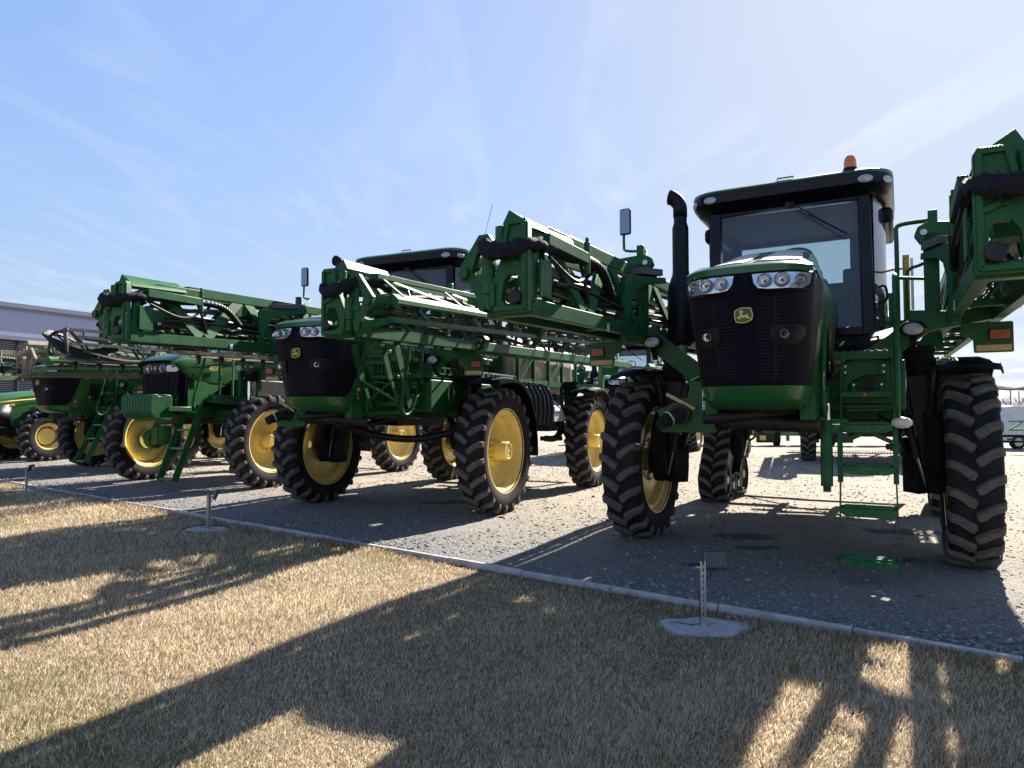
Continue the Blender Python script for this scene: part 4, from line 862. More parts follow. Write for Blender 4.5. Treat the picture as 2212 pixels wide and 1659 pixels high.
def platform_left(root,m=green2):
    b=MB();b.box(.58,1.16,-1.28,2.3,2.11,2.15)
    y=-1.26
    for k in range(8): b.cyl((.62+k*.068,-1.285,2.155),(.62+k*.068,-1.275,2.155),.018,8)
    b.box(.575,1.165,-1.29,-1.27,2.08,2.16)
    b.build('platform',m,root,bevel=.003)
    b=MB();b.loft([[(.56,-.75,2.17),(1.18,-.75,2.30)],[(.56,-.2,2.34),(1.18,-.2,2.50)]]);b.build('black_mat',black,root,solid=.02)
    b=MB();b.box(.578,.581,-1.62,-1.50,2.02,2.05);b.box(.578,.581,-1.58,-1.52,1.985,2.0);b.build('yellow_sticker',yellow2,root)
    b=MB();b.box(.560,.5635,-1.98,-1.93,1.78,1.93);q_=b.build('warning_label',yellow2,root);b=MB();b.box(.5636,.566,-1.975,-1.935,1.79,1.89);b.build('label_print',black,q_)
    # step module behind the ladder
    b=MB();gate_plate(b,[(.66,1.66),(1.06,1.66),(1.06,2.06),(.92,2.09),(.80,2.09),(.66,2.06)],[[(.70,1.785),(1.03,1.785),(1.03,1.92),(.98,1.935),(.84,1.93),(.76,1.89),(.71,1.83)]],lambda a,c,t:(a,t,c),-1.20,-1.17)
    b.box(.65,.73,-1.225,-1.20,1.93,2.05);b.box(.98,1.06,-1.225,-1.20,1.93,2.05)
    b.box(.66,1.08,-1.36,-1.18,1.715,1.77);b.cyl((.66,-1.24,1.63),(1.08,-1.24,1.63),.025,10)
    b.box(.74,.78,-1.23,-1.205,1.77,1.86);b.box(.98,1.02,-1.23,-1.205,1.77,1.86);b.build('step_module',m,root,bevel=.004)
    b=MB();b.box(.84,.92,-1.24,-1.205,1.77,1.90);b.box(.70,.98,-1.19,-1.165,1.62,1.69);k=b.build('latch_block',black,root)
    b=MB()
    for x,z in((.69,2.02),(.69,1.96),(1.02,2.02),(1.02,1.96),(.76,1.84),(1.0,1.84)): b.cyl((x,-1.226,z),(x,-1.238,z),.011,8)
    b.build('bolts',steel,k)
    b=MB();b.cyl((.86,-1.361,1.742),(.86,-1.364,1.742),.015,16);b.build('no_step_sticker',mat('sticker_red',(.65,.10,.07),.5),k)
    # storage box behind
    b=MB();b.box(.66,1.20,-1.05,-.05,1.60,2.08);b.box(.70,1.16,-.04,1.2,1.72,2.08);bx=b.build('storage_box',m,root,bevel=.012)
    b=MB();b.tube([(1.205,-.45+.09*math.cos(a),1.88+.13*math.sin(a)) for a in np.linspace(0,6.2,18)],.006,5);b.build('pin_lanyard',steel,bx)
    for i,(ya,yb) in enumerate(((-.75,-.1),(-.05,.9),(.95,2.2))):
        b=MB();z0=2.17;h=.12
        b.box(1.16,1.172,ya,yb,z0,z0+.025);b.box(1.16,1.172,ya,yb,z0+h-.025,z0+h)
        n=max(2,int((yb-ya)/.14))
        for k in range(n+1): y=ya+(yb-ya)*k/n;b.box(1.16,1.172,y-.015 if k else y,y+.015 if k<n else y,z0+.026,z0+h-.026)
        b.build('toe_board',steel if i else m,root)
def rails(root,m=green2):
    for x in(.53,1.13):
        b=MB();b.tube([(x,-1.25,2.85),(x,-1.42,2.83),(x,-1.50,2.70),(x,-1.60,2.2),(x,-1.72,1.75),(x,-1.70,1.60),(x,-1.60,1.55),(x,-1.48,1.62),(x,-1.36,1.80),(x,-1.24,1.86)],.024,10,sm=4)
        b.tube([(x,-1.25,2.85),(x,-1.2,2.6),(x,-1.2,2.0)],.022,8,sm=3);b.build('handrail',m,root)
    b=MB();b.tube([(1.15,-.62,2.10),(1.15,-.62,3.3),(1.15,-.60,3.46),(1.22,-.6,3.50),(1.42,-.8,3.46)],.022,10,sm=4)
    b.tube([(1.24,.1,2.4),(1.24,.1,3.05),(1.28,.1,3.16),(1.36,.05,3.18),(1.46,-.2,3.18)],.018,8,sm=4);b.tube([(1.15,-.6,2.95),(1.47,-.8,2.88)],.018,8);b.tube([(1.24,.1,2.62),(1.45,-.1,2.6)],.018,8);b.build('guard_rail',m,root)
def ladder_down(root,m=green2):
    b=MB()
    for x0,x1 in((.66,.63),(1.09,1.12)):
        b.beam((x0,-1.28,2.12),((x0+x1)/2,-1.42,1.02),.012,.08,up=(0,1,0));b.beam(((x0+x1)/2,-1.44,1.42),((x0+x1)/2,-1.46,.92),.045,.06,up=(0,1,0));b.beam(((x0+x1)/2,-1.47,.98),(x1,-1.53,.10),.014,.05,up=(0,1,0))
    L_=b.build('ladder',m,root,bevel=.002)
    stepm=mat('step_green',(.012,.12,.035),.5,dirt=(DUST,.3,12),spec=.3)
    for z,y,x0,x1 in((1.43,-1.44,.665,1.085),(1.045,-1.46,.655,1.095),(.66,-1.49,.645,1.105),(.20,-1.52,.635,1.115)):
        b=MB();b.loft([[(x,y-.07,z-.045+e_),(x,y-.08,z+.03),(x,y+.10,z+.045),(x,y+.10,z+.035),(x,y-.06,z+.02),(x,y-.055,z-.045+e_)] for x,e_ in((x0,.03),(x0+.05,0),(x1-.05,0),(x1,.03))],closed=True,caps=True)
        for k in range(3): b.box(x0+.03,x1-.03,y-.05+k*.045,y-.035+k*.045,z+.033+k*.004,z+.05+k*.004)
        b.build('step',stepm,L_,bevel=.004)
    b=MB();b.beam((.68,-1.45,1.30),(.885,-1.45,1.40),.012,.04);b.beam((1.08,-1.45,1.30),(.875,-1.452,1.40),.012,.04);b.build('brace',m,L_)
    b=MB();b.cyl((.53,-1.50,.88),(.53,-1.46,1.50),.055,14);b.cyl((.53,-1.49,.83),(.53,-1.495,.88),.035,12);c=b.build('lift_cylinder',m,root)
    b=MB();b.cyl((.545,-1.46,1.50),(.545,-1.46,1.66),.022,10);b.build('cylinder_rod',chrome,c)
    b=MB();b.sphere((1.16,-1.62,1.48),.07,10,(1.25,.7,.75));b.build('wrapped_lamp',mat('wrap_film',(.62,.60,.56),.35,bump=1,bs=25),root)
def ladder_up(root,m=green2):
    b=MB()
    for x in(.62,1.10):
        b.beam((x,-1.72,1.64),(x,-1.95,2.05),.02,.06,up=(0,1,0));b.beam((x,-1.95,2.05),(x,-2.15,2.52),.02,.12,up=(0,1,0));b.beam((x+(.03 if x>1 else -.03),-1.5,1.66),(x+(.03 if x>1 else -.03),-1.85,2.5),.012,.12,up=(0,1,0))
    b.beam((.62,-1.80,1.75),(1.10,-1.93,2.02),.012,.035);b.beam((.62,-1.95,2.03),(1.10,-1.79,1.74),.012,.035)
    b.box(.64,1.08,-1.98,-1.80,2.26,2.30)
    L_=b.build('folded_ladder',m,root,bevel=.002)
    for z,y in((1.70,-1.55),(2.08,-1.80),(2.42,-1.95)):
        s=MB();s.box(.64,1.08,y-.02,y+.10,z-.02,z+.03);s.build('step',m,L_,bevel=.006)
    b=MB();b.tube([(.66,-1.98,2.30),(.8,-2.05,2.36),(.95,-2.05,2.36),(1.06,-1.98,2.30)],.012,6,sm=4);b.tube([(.66,-1.85,1.95),(.8,-1.93,2.0),(.95,-1.93,2.0),(1.06,-1.85,1.95)],.012,6,sm=4);b.tube([(.6,-1.72,1.58),(1.12,-1.72,1.58)],.018,8);b.build('hoop',m,L_)
def ladder_slant(root,x0,x1,top,bot,n,m=green2):
    b=MB()
    for x in(x0,x1): b.beam((x,top[0],top[1]),(x,bot[0],bot[1]),.03,.15,up=(0,1,0))
    L_=b.build('ladder',m,root,bevel=.004)
    for k in range(n):
        t=(k+.3)/n;y=top[0]+(bot[0]-top[0])*t;z=top[1]+(bot[1]-top[1])*t
        if k==n-1: y,z=bot[0]+.02,bot[1]+.03
        s=MB();s.box(x0+.016,x1-.016,y-.05,y+.10,z-.015,z+.025);s.build('step',lgreen if m is green2 else m,L_,bevel=.005)
def tanks(root,white_tank=True):
    b=MB()
    def rrx(x0,x1,y0,y1,z,r=.2,n=5):
        P=[]
        for cx,cy,a0 in((x1-r,y1-r,0),(x0+r,y1-r,90),(x0+r,y0+r,180),(x1-r,y0+r,270)):
            for k in range(n+1): a=R(a0+90*k/n);P.append((cx+r*math.cos(a),cy+r*math.sin(a),z))
        return P
    b.loft([rrx(-.9,.9,2.2,5.4,1.80),rrx(-1.1,1.1,2.1,5.5,2.1),rrx(-1.12,1.12,2.05,5.5,2.9,.3),rrx(-1.0,1.0,2.2,5.4,3.05,.3)],closed=True,caps=True);b.build('solution_tank',tankw,root)
    b=MB();b.cyl((0,3.6,3.0),(0,3.6,3.14),.22,20);b.build('tank_lid',black,root,bevel=.02)
    for sx in(1,-1):
        b=MB(sx);b.beam((1.17,2.1,2.2),(1.17,5.5,2.2),.05,.12);b.beam((1.17,2.1,2.75),(1.17,5.5,2.75),.04,.06)
        for y in(2.15,2.9,3.7,4.5,5.4): b.beam((1.17,y,1.7),(1.17,y,2.78),.05,.07)
        b.beam((1.19,2.2,2.25),(1.19,2.9,2.72),.03,.05);b.beam((1.19,3.7,2.25),(1.19,4.5,2.72),.03,.05);b.prism([(2.95,1.8),(3.6,1.8),(3.6,2.15),(2.95,2.15)],lambda a,c,t:(t,a,c),1.20,1.23);b.build('tank_frame',green2,root)
    # ribbed black fuel tank on the left, lit grey hood behind it
    for sx in(1,-1):
        t=MB(sx);prof=[(.95,2.14),(1.25,2.16),(1.45,2.08),(1.56,1.90),(1.58,1.65),(1.55,1.36),(.95,1.34)]
        y=1.25;rows=[];k=0
        while y<3.05:
            e=.0 if k%4 in(0,1) else .035
            rows.append([(x+(e if x>1.2 else 0),y,z+(e if z>2.0 else 0)) for x,z in prof]);y+=.062 if k%2 else .045;k+=1
        t.loft(rows,closed=True,caps=True);t.build('ribbed_tank',black,root,ang=25)
        g=MB(sx);rows=[]
        for y in(3.15,3.75):
            rows.append([(.9,y,1.4)]+[(1.05+.48*math.cos(a),y,1.42+.5*math.sin(a)) for a in np.linspace(0,math.pi/2,9)]+[(.9,y,1.92)])
        g.loft(rows,closed=True,caps=True);g.build('pump_cover',silver,root,ang=30)
    b=MB();b.tube([(1.2,3.9,1.7),(1.3,4.1,1.5),(1.25,4.2,1.2),(1.2,4.0,1.05),(1.0,3.9,1.05)],.07,10,sm=4);b.cyl((.95,3.8,1.05),(1.35,4.05,1.05),.05,10);b.tube([(1.3,3.9,1.75),(1.6,4.0,1.72),(1.62,4.1,1.5),(1.4,4.1,1.45)],.02,6,sm=5);b.box(.4,1.1,3.9,4.6,1.2,2.0);b.build('valve_block',blackm,root)
    b=MB();b.box(1.205,1.275,.60,.62,2.55,3.42);g=b.build('level_gauge',mat('gauge_yellow',(.55,.40,.03),.5),root)
    b=MB()
    b.box(1.212,1.2155,.5975,.599,2.6,3.38)
    for k in range(26): b.box(1.215,1.215+(.035 if k%5==0 else .018),.597,.599,2.60+k*.031,2.605+k*.031)
    b.build('gauge_marks',black,g)
    b=MB();b.cyl((1.30,.63,2.4),(1.30,.63,3.38),.016,8);b.build('sight_tube',mat('clear_tube',(.75,.78,.82),.15),g)
    b=MB();b.tube([(1.20,.6,3.26),(1.12,.55,3.25),(1.0,.5,3.22)],.012,6);b.build('orange_cord',mat('orange_cord',(.75,.15,.03),.5),g)
    b=MB()
    b.box(1.05,1.13,.70,.78,2.2,3.9*0+3.0)
    for z in(2.35,2.6): b.box(.95,1.5,.55,.60,z,z+.05)
    b.prism([(1.3,2.3),(1.6,2.3),(1.58,2.52),(1.42,2.5)],lambda a,c,t:(a,t,c),.6,.62);b.build('gauge_bracket',green2,g)
def rear_frame(root,m=green2,zr=3.4):
    b=MB()
    for sx in(1,-1):
        b.box(sx*1.3-.06,sx*1.3+.06,6.9,7.05,1.2,3.3);b.beam((sx*.45,6.3,1.65),(sx*1.3,6.95,2.2),.12,.14)
        b.beam((sx*1.3,6.97,2.7),(sx*1.7,7.1,2.7),.14,.3);b.beam((sx*.5,5.6,1.7),(sx*.6,6.9,2.6),.09,.12)
    b.box(-1.3,1.3,6.92,7.03,1.2,1.36);b.box(-1.3,1.3,6.92,7.03,3.15,3.3);b.box(-1.3,1.3,6.92,7.03,2.2,2.32)
    b.beam((-1.3,6.97,1.3),(1.3,6.97,3.2),.06,.06);b.build('rear_mast',m,root,bevel=.008)
def track_unit(root,sx,y0):
    """rubber track unit in place of a rear wheel"""
    xc=1.76;w=.23
    def path(off):
        P=[]
        def arc(cy,cz,r,a0,a1,n):
            for k in range(n+1): a=R(a0+(a1-a0)*k/n);P.append((y0+cy+(r+off)*math.cos(a),cz+(r+off)*math.sin(a)))
        arc(0,1.22,.42,20,160,10);arc(-.72,.40,.36,165,262,8);arc(.72,.40,.36,278,375,8);return P
    o=path(0);i=path(-.04);b=MB(sx)
    n=len(o);V=[];F=[]
    for (a,c),(d,e) in zip(o,i): V+=[(xc-w,a,c),(xc+w,a,c),(xc+w,d,e),(xc-w,d,e)]
    for k in range(n):
        k2=(k+1)%n
        for q in range(4): q2=(q+1)%4;F.append((4*k+q,4*k+q2,4*k2+q2,4*k2+q))
    b.add(V,F);r=b.build('track_belt',rubber,root,ang=25)
    # lugs placed by arc length
    seg=[];tot=0
    for k in range(n):
        a=Vector((o[k][0],o[k][1]));c=Vector((o[(k+1)%n][0],o[(k+1)%n][1]));l_=(c-a).length;seg.append((tot,a,c,l_));tot+=l_
    def at(s):
        s%=tot
        for t0,a,c,l_ in seg:
            if s<=t0+l_: t=(s-t0)/l_;p=a.lerp(c,t);d=(c-a).normalized();return p,Vector((d.y,-d.x))
    g=MB(sx);nl=26
    for side in(1,-1):
        for k in range(nl):
            s0=tot*(k+(0 if side>0 else .5))/nl;rows=[]
            for u,ds in((.02,0),(.25,.05),(.55,.10),(.98,.13)):
                row=[]
                for dh,h in((-.045,-.01),(-.032,.038),(.032,.038),(.045,-.01)):
                    p,nn=at(s0-ds+dh);p=p+nn*h;row.append((xc+side*u*w,p.x,p.y))
                rows.append(row)
            g.loft(rows,closed=True,caps=True)
    g.build('track_lugs',lugm,r,ang=30)
    for cy,cz,rr in((-.72,.40,.315),(.72,.40,.315),(-.24,.27,.20),(.20,.27,.20)):
        b=MB(sx)
        for s_ in(-1,1): b.lathe((xc+s_*.15,y0+cy,cz),'x',[(rr,-.05),(rr,.05),(rr*.85,.05),(rr*.8,.01),(rr*.3,.02),(rr*.28,.05),(0,.05)],24);b.lathe((xc+s_*.15,y0+cy,cz),'x',[(rr,-.05),(rr*.85,-.05),(rr*.8,-.01),(0,-.02)],24)
        wl=b.build('bogie_wheel',blackm,r);b=MB(sx);b.cyl((xc-.205,y0+cy,cz),(xc-.212,y0+cy,cz),.075,16)
        for k in range(6): a=k*1.047;b.cyl((xc-.21,y0+cy+.06*math.cos(a),cz+.06*math.sin(a)),(xc-.225,y0+cy+.06*math.cos(a),cz+.06*math.sin(a)),.012,6)
        b.build('wheel_bolts',steel,wl)
    b=MB(sx);b.lathe((xc,y0,1.22),'x',[(.10,-.2),(.375,-.18),(.375,-.14),(.33,-.12),(.33,.12),(.375,.14),(.375,.18),(.1,.2)],28);b.build('drive_sprocket',blackm,r)
    b=MB(sx);b.prism([(y0-.72,.33),(y0-.1,.25),(y0+.72,.33),(y0+.8,.48),(y0+.15,1.25),(y0-.15,1.25),(y0-.8,.48)],lambda a,c,t:(t,a,c),xc-.05,xc+.05);b.beam((1.25,y0,1.3),(xc,y0,1.22),.2,.2);b.build('track_frame',mat('track_frame_grey',(.14,.14,.14),.5,metal=.4,dirt=(DUST,.3,6)),r,bevel=.02)
def sprayer(name,loc,rz,label,group,tracks=False,ladder='down',beacon=False,m=green2,mtl=green2,mcast=green2,lit=None,small=False,sleeve_m=None,bz=(0,0),yo_=(0,0)):
    root=empty(name,(*loc,0),rz,label,'sprayer',group)
    chassis(root);coupling(root)
    nose(root);cab(root,beacon);exhaust(root)
    for sx in(1,-1):
        leg(root,sx,0);fender(root,sx,0.05);cradle(root,sx,m);boom(root,sx,mtl,mtl,mcast,lit=lit,sleeve_m=sleeve_m,zo_=bz[0 if sx<0 else 1],yo=yo_[0 if sx<0 else 1])
        wheel(root,sx*1.755,0,.985)
        if tracks: track_unit(root,sx,4.75);leg(root,sx,4.75,False)
        else: leg(root,sx,4.64,False);wheel(root,sx*1.755,4.64,.985);fender(root,sx,4.69)
    mirror(root,-1.86,-.35,4.0,[(-1.46,-.8,3.40),(-1.50,-.6,3.52),(-1.62,-.5,3.56),(-1.84,-.36,3.62),(-1.88,-.33,3.70),(-1.88,-.32,3.95)])
    mirror(root,1.98,.2,4.0,[(1.46,.2,3.40),(1.55,.2,3.56),(1.9,.2,3.62),(1.98,.23,3.70),(1.98,.24,3.95)]) if small else None
    platform_left(root,m);rails(root,m);tanks(root);rear_frame(root,m)
    if ladder=='down': ladder_down(root,m)
    elif ladder=='up': ladder_up(root,m);belly_hose(root)
    else: ladder_slant(root,.66,1.08,(-1.25,1.75),(-1.95,.30),4,m)
    if ladder=='up': b=MB();b.tube([(.94,1.0,4.33),(.97,1.0,4.48)],.016,8);b.tube([(.96,1.0,4.45),(1.19,1.02,5.30)],.004,5);b.build('antenna',black,root)
    return root
# ---------------------------------------------------------------- the older sprayer with black booms
def old_sprayer(loc,rz,label):
    MB=globals()['MB']
    root=empty('crop_sprayer',(*loc,0),rz,label,'sprayer','self-propelled sprayers in the front row');m=green2
    b=MB()
    for sx in(1,-1): b.box(sx*.45-.07,sx*.45+.07,-1.0,6.4,1.50,1.74)
    for y in(0,4.7): b.box(-1.35,1.35,y-.12,y+.12,1.45,1.66)
    b.beam((1.05,-.7,1.9),(1.5,.9,1.75),.35,.18);b.box(.5,1.3,-.3,2.8,1.82,1.90);b.box(.5,1.25,.4,2.6,1.5,1.8);b.build('chassis',m,root,bevel=.012)
    b=MB();b.box(-.4,.4,-.9,1.4,1.35,2.2);b.box(.45,1.1,0.2,2.4,1.95,2.35);b.build('engine',blackm,root,bevel=.03)
    # hood: rounded nose
    h=MB();W_=.60
    def ring(y,w,zt,zs,zb,n=9):
        P=[(w,y,zb),(w+.01,y,(zb+zs)/2),(w,y,zs)]
        for k in range(1,n): a=math.pi*k/n;P.append((w*math.copysign(abs(math.cos(a))**.55,math.cos(a)),y-.0,zs+(zt-zs)*math.sin(a)**.7))
        return P+[(-w,y,zs),(-w-.01,y,(zb+zs)/2),(-w,y,zb)]
    h.loft([ring(-1.26,.50,2.70,2.66,2.60),ring(-1.22,.56,2.74,2.66,2.58),ring(-1.0,.60,2.84,2.70,2.40),ring(-.3,.62,2.98,2.76,2.25),ring(.6,.64,3.08,2.86,2.25),ring(1.6,.66,3.16,2.95,2.25)])
    for sx in(1,-1): h.loft([[(sx*.605,y,2.42),(sx*.62,y,zl)] for y,zl in((-.93,1.7),(-.6,1.78),(-.3,2.0),(0,2.2),(.4,2.28),(1.5,2.3))])
    ho=h.build('hood',hoodg,root,ang=40)
    g=MB()
    def gp(x,z,o=0):
        u=min(1,abs(x)/.58);return (x,-1.22-.02*(z-1.6)+.03*u*u+.16*u**6-o,z)
    for sx in(1,-1):
        g.loft([[gp(sx*u*.57*(.86+.14*(z-1.58)/1.08),z) for u in(0,.3,.6,.8,.9,.97,1)]+[(sx*(.50+.10*(z-1.58)/1.08),-.85-.1*(z-1.58),z),(sx*(.52+.10*(z-1.58)/1.08),-.72,z)] for z in(1.58,1.9,2.2,2.45,2.64)])
    gr=g.build('grille',black,root)
    r=MB()
    for k in range(-9,10):
        x=k*.055
        r.loft([[gp(x*(.86+.14*(z-1.58)/1.08)+dx,z,o) for dx,o in((-.012,-.003),(-.006,.016),(.006,.016),(.012,-.003))] for z in(1.60,1.9,2.2,2.42)])
    for k in range(5):
        y=-.98+k*.05;r.loft([[(.555+.08*(z-1.58)+o,y+dy,z) for dy,o in((-.012,-.003),(-.005,.018),(.005,.018),(.012,-.003))] for z in(1.62,1.9,2.2,2.42)])
    r.build('grille_ribs',black,gr)
    for x,rr in((-.20,.085),(.21,.085)):
        p=gp(x,2.53,.004);lamp(gr,p,(x*.1,-1,0),rr,'headlight')
        q=MB();q.sphere((0,0,.0),rr*.93,16,(1,1,.3));M_=Matrix.Translation(p)@Vector((0,-1,0)).to_track_quat('Z','Y').to_matrix().to_4x4();q.v=[tuple(M_@Vector(z)) for z in q.v];q.build('lamp_cover',lensg,gr)
    for sx in(1,-1):
        q=MB();q.loft([[gp(sx*a,c,o) for a,c in((.34,2.46),(.33,2.53),(.35,2.59),(.50,2.60),(.545,2.57),(.54,2.48),(.50,2.455))] for o in(-.004,.018)],closed=True,caps=True);q.build('headlight',mat('headlight_lens',(.62,.64,.66),.12,metal=.3,coat=.8,bump=.5,bs=60),gr)
    badge(gr,lambda a,c,t:(a,-1.245-t,2.535+c),.115)
    # yellow side stripe with lettering and number
    s=MB();s.prism([(-.55,2.80),(1.55,2.985),(1.55,2.86),(.1,2.76)],lambda a,c,t:(t,a,c),.665,.67)
    st=s.build('side_stripe',yellow2,ho)
    t=MB();text_mb(t,'JOHN DEERE',.13,lambda x,y,z:(.6715+z,.95+x,2.905+y+.085*x),.001);t.build('stripe_lettering',black,st,smooth=False,merge=False)
    t=MB();text_mb(t,'4830',.14,lambda x,y,z:(.66+z,-.30+x,2.56+y+.05*x),.003);t.build('number',yellow2,ho,smooth=False,merge=False)
    # cab: rounded older type
    fl=MB();fl.box(-.75,.75,1.55,3.1,2.3,2.45);fl.build('cab_floor',blackm,root)
    for sx in(1,-1):
        for y_,x_ in((1.55,.74),(3.1,.8)): p=MB();p.beam((sx*x_,y_,2.4),(sx*x_,y_+(.1 if y_<2 else -.05),3.9),.09,.09);p.build('cab_pillar',blackg,root,bevel=.01)
    gl=MB();gl.loft([[(-.74,1.55,z),(0,1.45,z),(.74,1.55,z)] for z in(2.5,3.85)]);gl.build('windscreen',glass,root)
    for sx in(1,-1): gl=MB();gl.loft([[(sx*.77,1.6,z),(sx*.82,2.3,z),(sx*.8,3.05,z)] for z in(2.5,3.85)]);gl.build('door_glass',glass,root)
    rf=MB();rf.box(-.9,.9,1.35,3.2,3.88,4.05);rf.build('roof',hoodg,root,bevel=.06)
    # weights
    for k in range(10):
        x=-.22+k*.09;w=MB();w.prism([(-1.80,1.96),(-1.84,1.90),(-1.84,1.60),(-1.76,1.50),(-1.4,1.42),(-1.34,1.48),(-1.34,1.90),(-1.38,1.96),(-1.55,1.97),(-1.57,1.93),(-1.66,1.93),(-1.68,1.97)],lambda a,c,t:(t,a,c),x,x+.08);w.build('front_weight',m,root,bevel=.012)
    b=MB();b.box(-.45,.6,-1.34,-1.22,1.6,1.72);b.box(.35,.7,-1.45,-.9,1.62,1.72);b.build('weight_carrier',m,root,bevel=.01)
    for sx in(1,-1):
        b=MB(sx);b.beam((1.35,0,1.7),(1.55,0,1.25),.14,.14);b.cyl((1.50,0,1.0),(1.72,0,1.0),.24,18);b.box(1.25,1.5,-.2,.2,.85,1.3);l=b.build('wheel_leg',m,root,bevel=.03)
        b=MB(sx);b.lathe((1.42,0,0),'z',[(0,2.5),(.13,2.5),(.14,2.45),(.12,2.35),(.14,2.28),(0,2.28)],18);b.build('air_spring',rubber,l)
        b=MB(sx);b.cyl((1.42,0,1.7),(1.42,0,2.3),.07,16);b.build('suspension_rod',chrome,l)
        b=MB(sx);b.beam((1.30,-.15,1.6),(1.30,-.15,2.55),.08,.08);b.beam((1.52,.15,1.6),(1.52,.15,2.55),.08,.08);b.box(1.25,1.6,-.2,.2,2.5,2.56);b.build('suspension_frame',m,l)
        wheel(root,sx*1.93,0,.99,rz=0);wheel(root,sx*1.93,4.75,.99)
        b=MB(sx);b.sphere((1.28,-.15,2.55),.11,14,(1.15,.5,.75));b.beam((1.28,-.1,2.5),(1.4,0,2.2),.04,.04);wl=b.build('work_lamp',black,root);b=MB(sx);b.sphere((1.28,-.20,2.55),.095,14,(1.15,.4,.75));b.build('work_lamp_lens',mat('work_lamp_lens',(0,0,0)),wl)
        b=MB(sx);b.prism([(1.55,2.75),(1.55,2.42),(2.05,2.42),(2.05,2.75)],lambda a,c,t:(a,t,c),.30,.308);pp=b.build('marker_plate',tankw if 0 else m,root)
        b=MB(sx);b.box(1.8,1.98,.27,.299,2.55,2.68);b.build('marker_lamp',redl,pp,bevel=.01);b=MB(sx);b.box(1.78,2.03,.296,.2995,2.44,2.50);b.build('reflector_strip',tan,pp)
    ladder_slant(root,.52,.98,(-.88,1.72),(-1.50,.22),4,m)
    for x in(.50,1.00):
        b=MB();b.tube([(x,-.45,1.9),(x,-.45,2.6),(x,-.5,3.1),(x,-.6,3.2),(x,-.72,3.12),(x,-1.0,2.2),(x,-1.12,1.85),(x,-1.08,1.70),(x,-.98,1.66),(x,-.85,1.85),(x,-.7,1.92)],.028,10,sm=4);b.build('handrail',m,root)
    b=MB();b.tube([(1.12,-.2,1.9),(1.12,-.2,3.3)],.022,8);b.tube([(1.12,-.2,2.75),(1.14,3.0,2.95)],.014,6);b.build('guard_rail',lgreen,root)
    # black truss booms
    for sx in(1,-1):
        class MB(globals()['MB']):
            def add(s,vs,fs): return super().add([(p[0],p[1],p[2]+.24) for p in vs],fs)
        b=MB(sx);y0=-2.25;e=7
        def r(x,z,w_,ya,yb,dz=.02): b.beam((x,ya,z+dz*(ya-y0)),(x,yb,z+dz*(yb-y0)),w_,w_)
        for x,z in((1.55,2.50),(1.80,2.50),(1.67,3.12),(1.45,2.80),(2.0,2.60),(2.2,2.60),(2.1,3.02)): r(x,z,.06,y0+.1,e)
        y=y0+.2;k=0
        while y<e-.6:
            d=.02*(y-y0);za,zb_=(2.5,3.12) if k%2 else (3.12,2.5);xa,xb=(1.55,1.67) if k%2 else (1.67,1.55)
            b.beam((xa,y,za+d),(xb,y+.6,zb_+d),.035,.035);b.beam((xa+.25*(za<3),y,za+d),(xb+.25*(zb_<3),y+.6,zb_+d),.035,.035)
            za,zb_=(2.6,3.02) if k%2 else (3.02,2.6);b.beam((2.1,y,za+d),(2.1,y+.6,zb_+d),.03,.03);y+=.6;k+=1
        bo=b.build('boom_frame',bsteel,root)
        for yy in(-.2,1.6,3.4):
            b=MB(sx);b.prism([(1.44,3.22),(1.60,3.22),(1.56,3.12),(1.58,2.98),(1.62,2.88),(1.56,2.78),(1.58,2.62),(1.64,2.50),(1.40,2.50),(1.46,2.62),(1.48,2.78),(1.42,2.88),(1.46,2.98),(1.48,3.12)],lambda a,c,t:(1.50+t,yy+(a-1.5),c+.03),-.02,.02);b.build('rest_plate',clampm,bo,bevel=.005)
        b=MB(sx)
        for k in range(5): o=k*.035;b.tube([(1.5+o*.3,y0+1.2,2.75+o),(1.5,y0+.5,2.55+o),(1.6+o,y0+.05-o,2.62+o*2),(1.75+o,y0-.12-o*.5,2.85+o),(1.95,y0+.0,3.0+o*.5),(2.05,y0+.6,3.05-o)],.028,7,sm=5)
        b.build('boom_hoses',hose,bo)
        b=MB(sx);b.tube([(1.48,y,2.62+.1*math.sin(y*2)) for y in np.linspace(y0+.4,e,40)],.03,7);b.tube([(1.75,y,2.9+.06*math.sin(y*3)) for y in np.linspace(y0+.6,e,40)],.035,7);b.build('dusty_hoses',hosed,bo)
        b=MB(sx);b.beam((1.55,y0+.1,3.1),(2.12,y0+.1,3.05),.06,.07);b.beam((1.55,y0+.1,2.5),(1.64,y0+.1,3.12),.06,.09);b.beam((2.0,y0+.1,2.6),(2.1,y0+.1,3.02),.05,.06);b.beam((2.2,y0+.1,2.6),(2.12,y0+.1,3.02),.05,.06);b.tube([(1.6,y0+1.0,3.15),(1.6,y0+1.6,3.2),(1.62,y0+2.0,3.45)],.05,8,sm=4) if 0 else None;b.build('tip_hinge',bsteel,bo,bevel=.02)
        b=MB(sx);b.cyl((1.9,y0+.3,2.42),(1.9,e,2.55),.02,6)
        for k in range(16): y=y0+.5+k*.55;z=2.43+.014*(y-y0);b.box(1.87,1.93,y-.03,y+.03,z-.1,z+.04);b.cyl((1.9,y,z-.1),(1.9,y,z-.15),.025,6)
        b.build('spray_line',hose,bo)
        b=MB(sx);b.beam((.5,-.1,1.8),(1.5,-.1,2.4),.1,.16) if sx<0 else None;b.beam((1.5,-.1,2.2),(1.5,-.1,2.5),.1,.1);b.build('boom_rest',m,root)
    MB=globals()['MB']
    b=MB();b.lathe((0,4.2,0),'z',[(0,1.8),(.8,1.8),(1.0,2.0),(1.0,2.8),(.8,3.0),(0,3.05)],28);b.build('solution_tank',tankw,root)
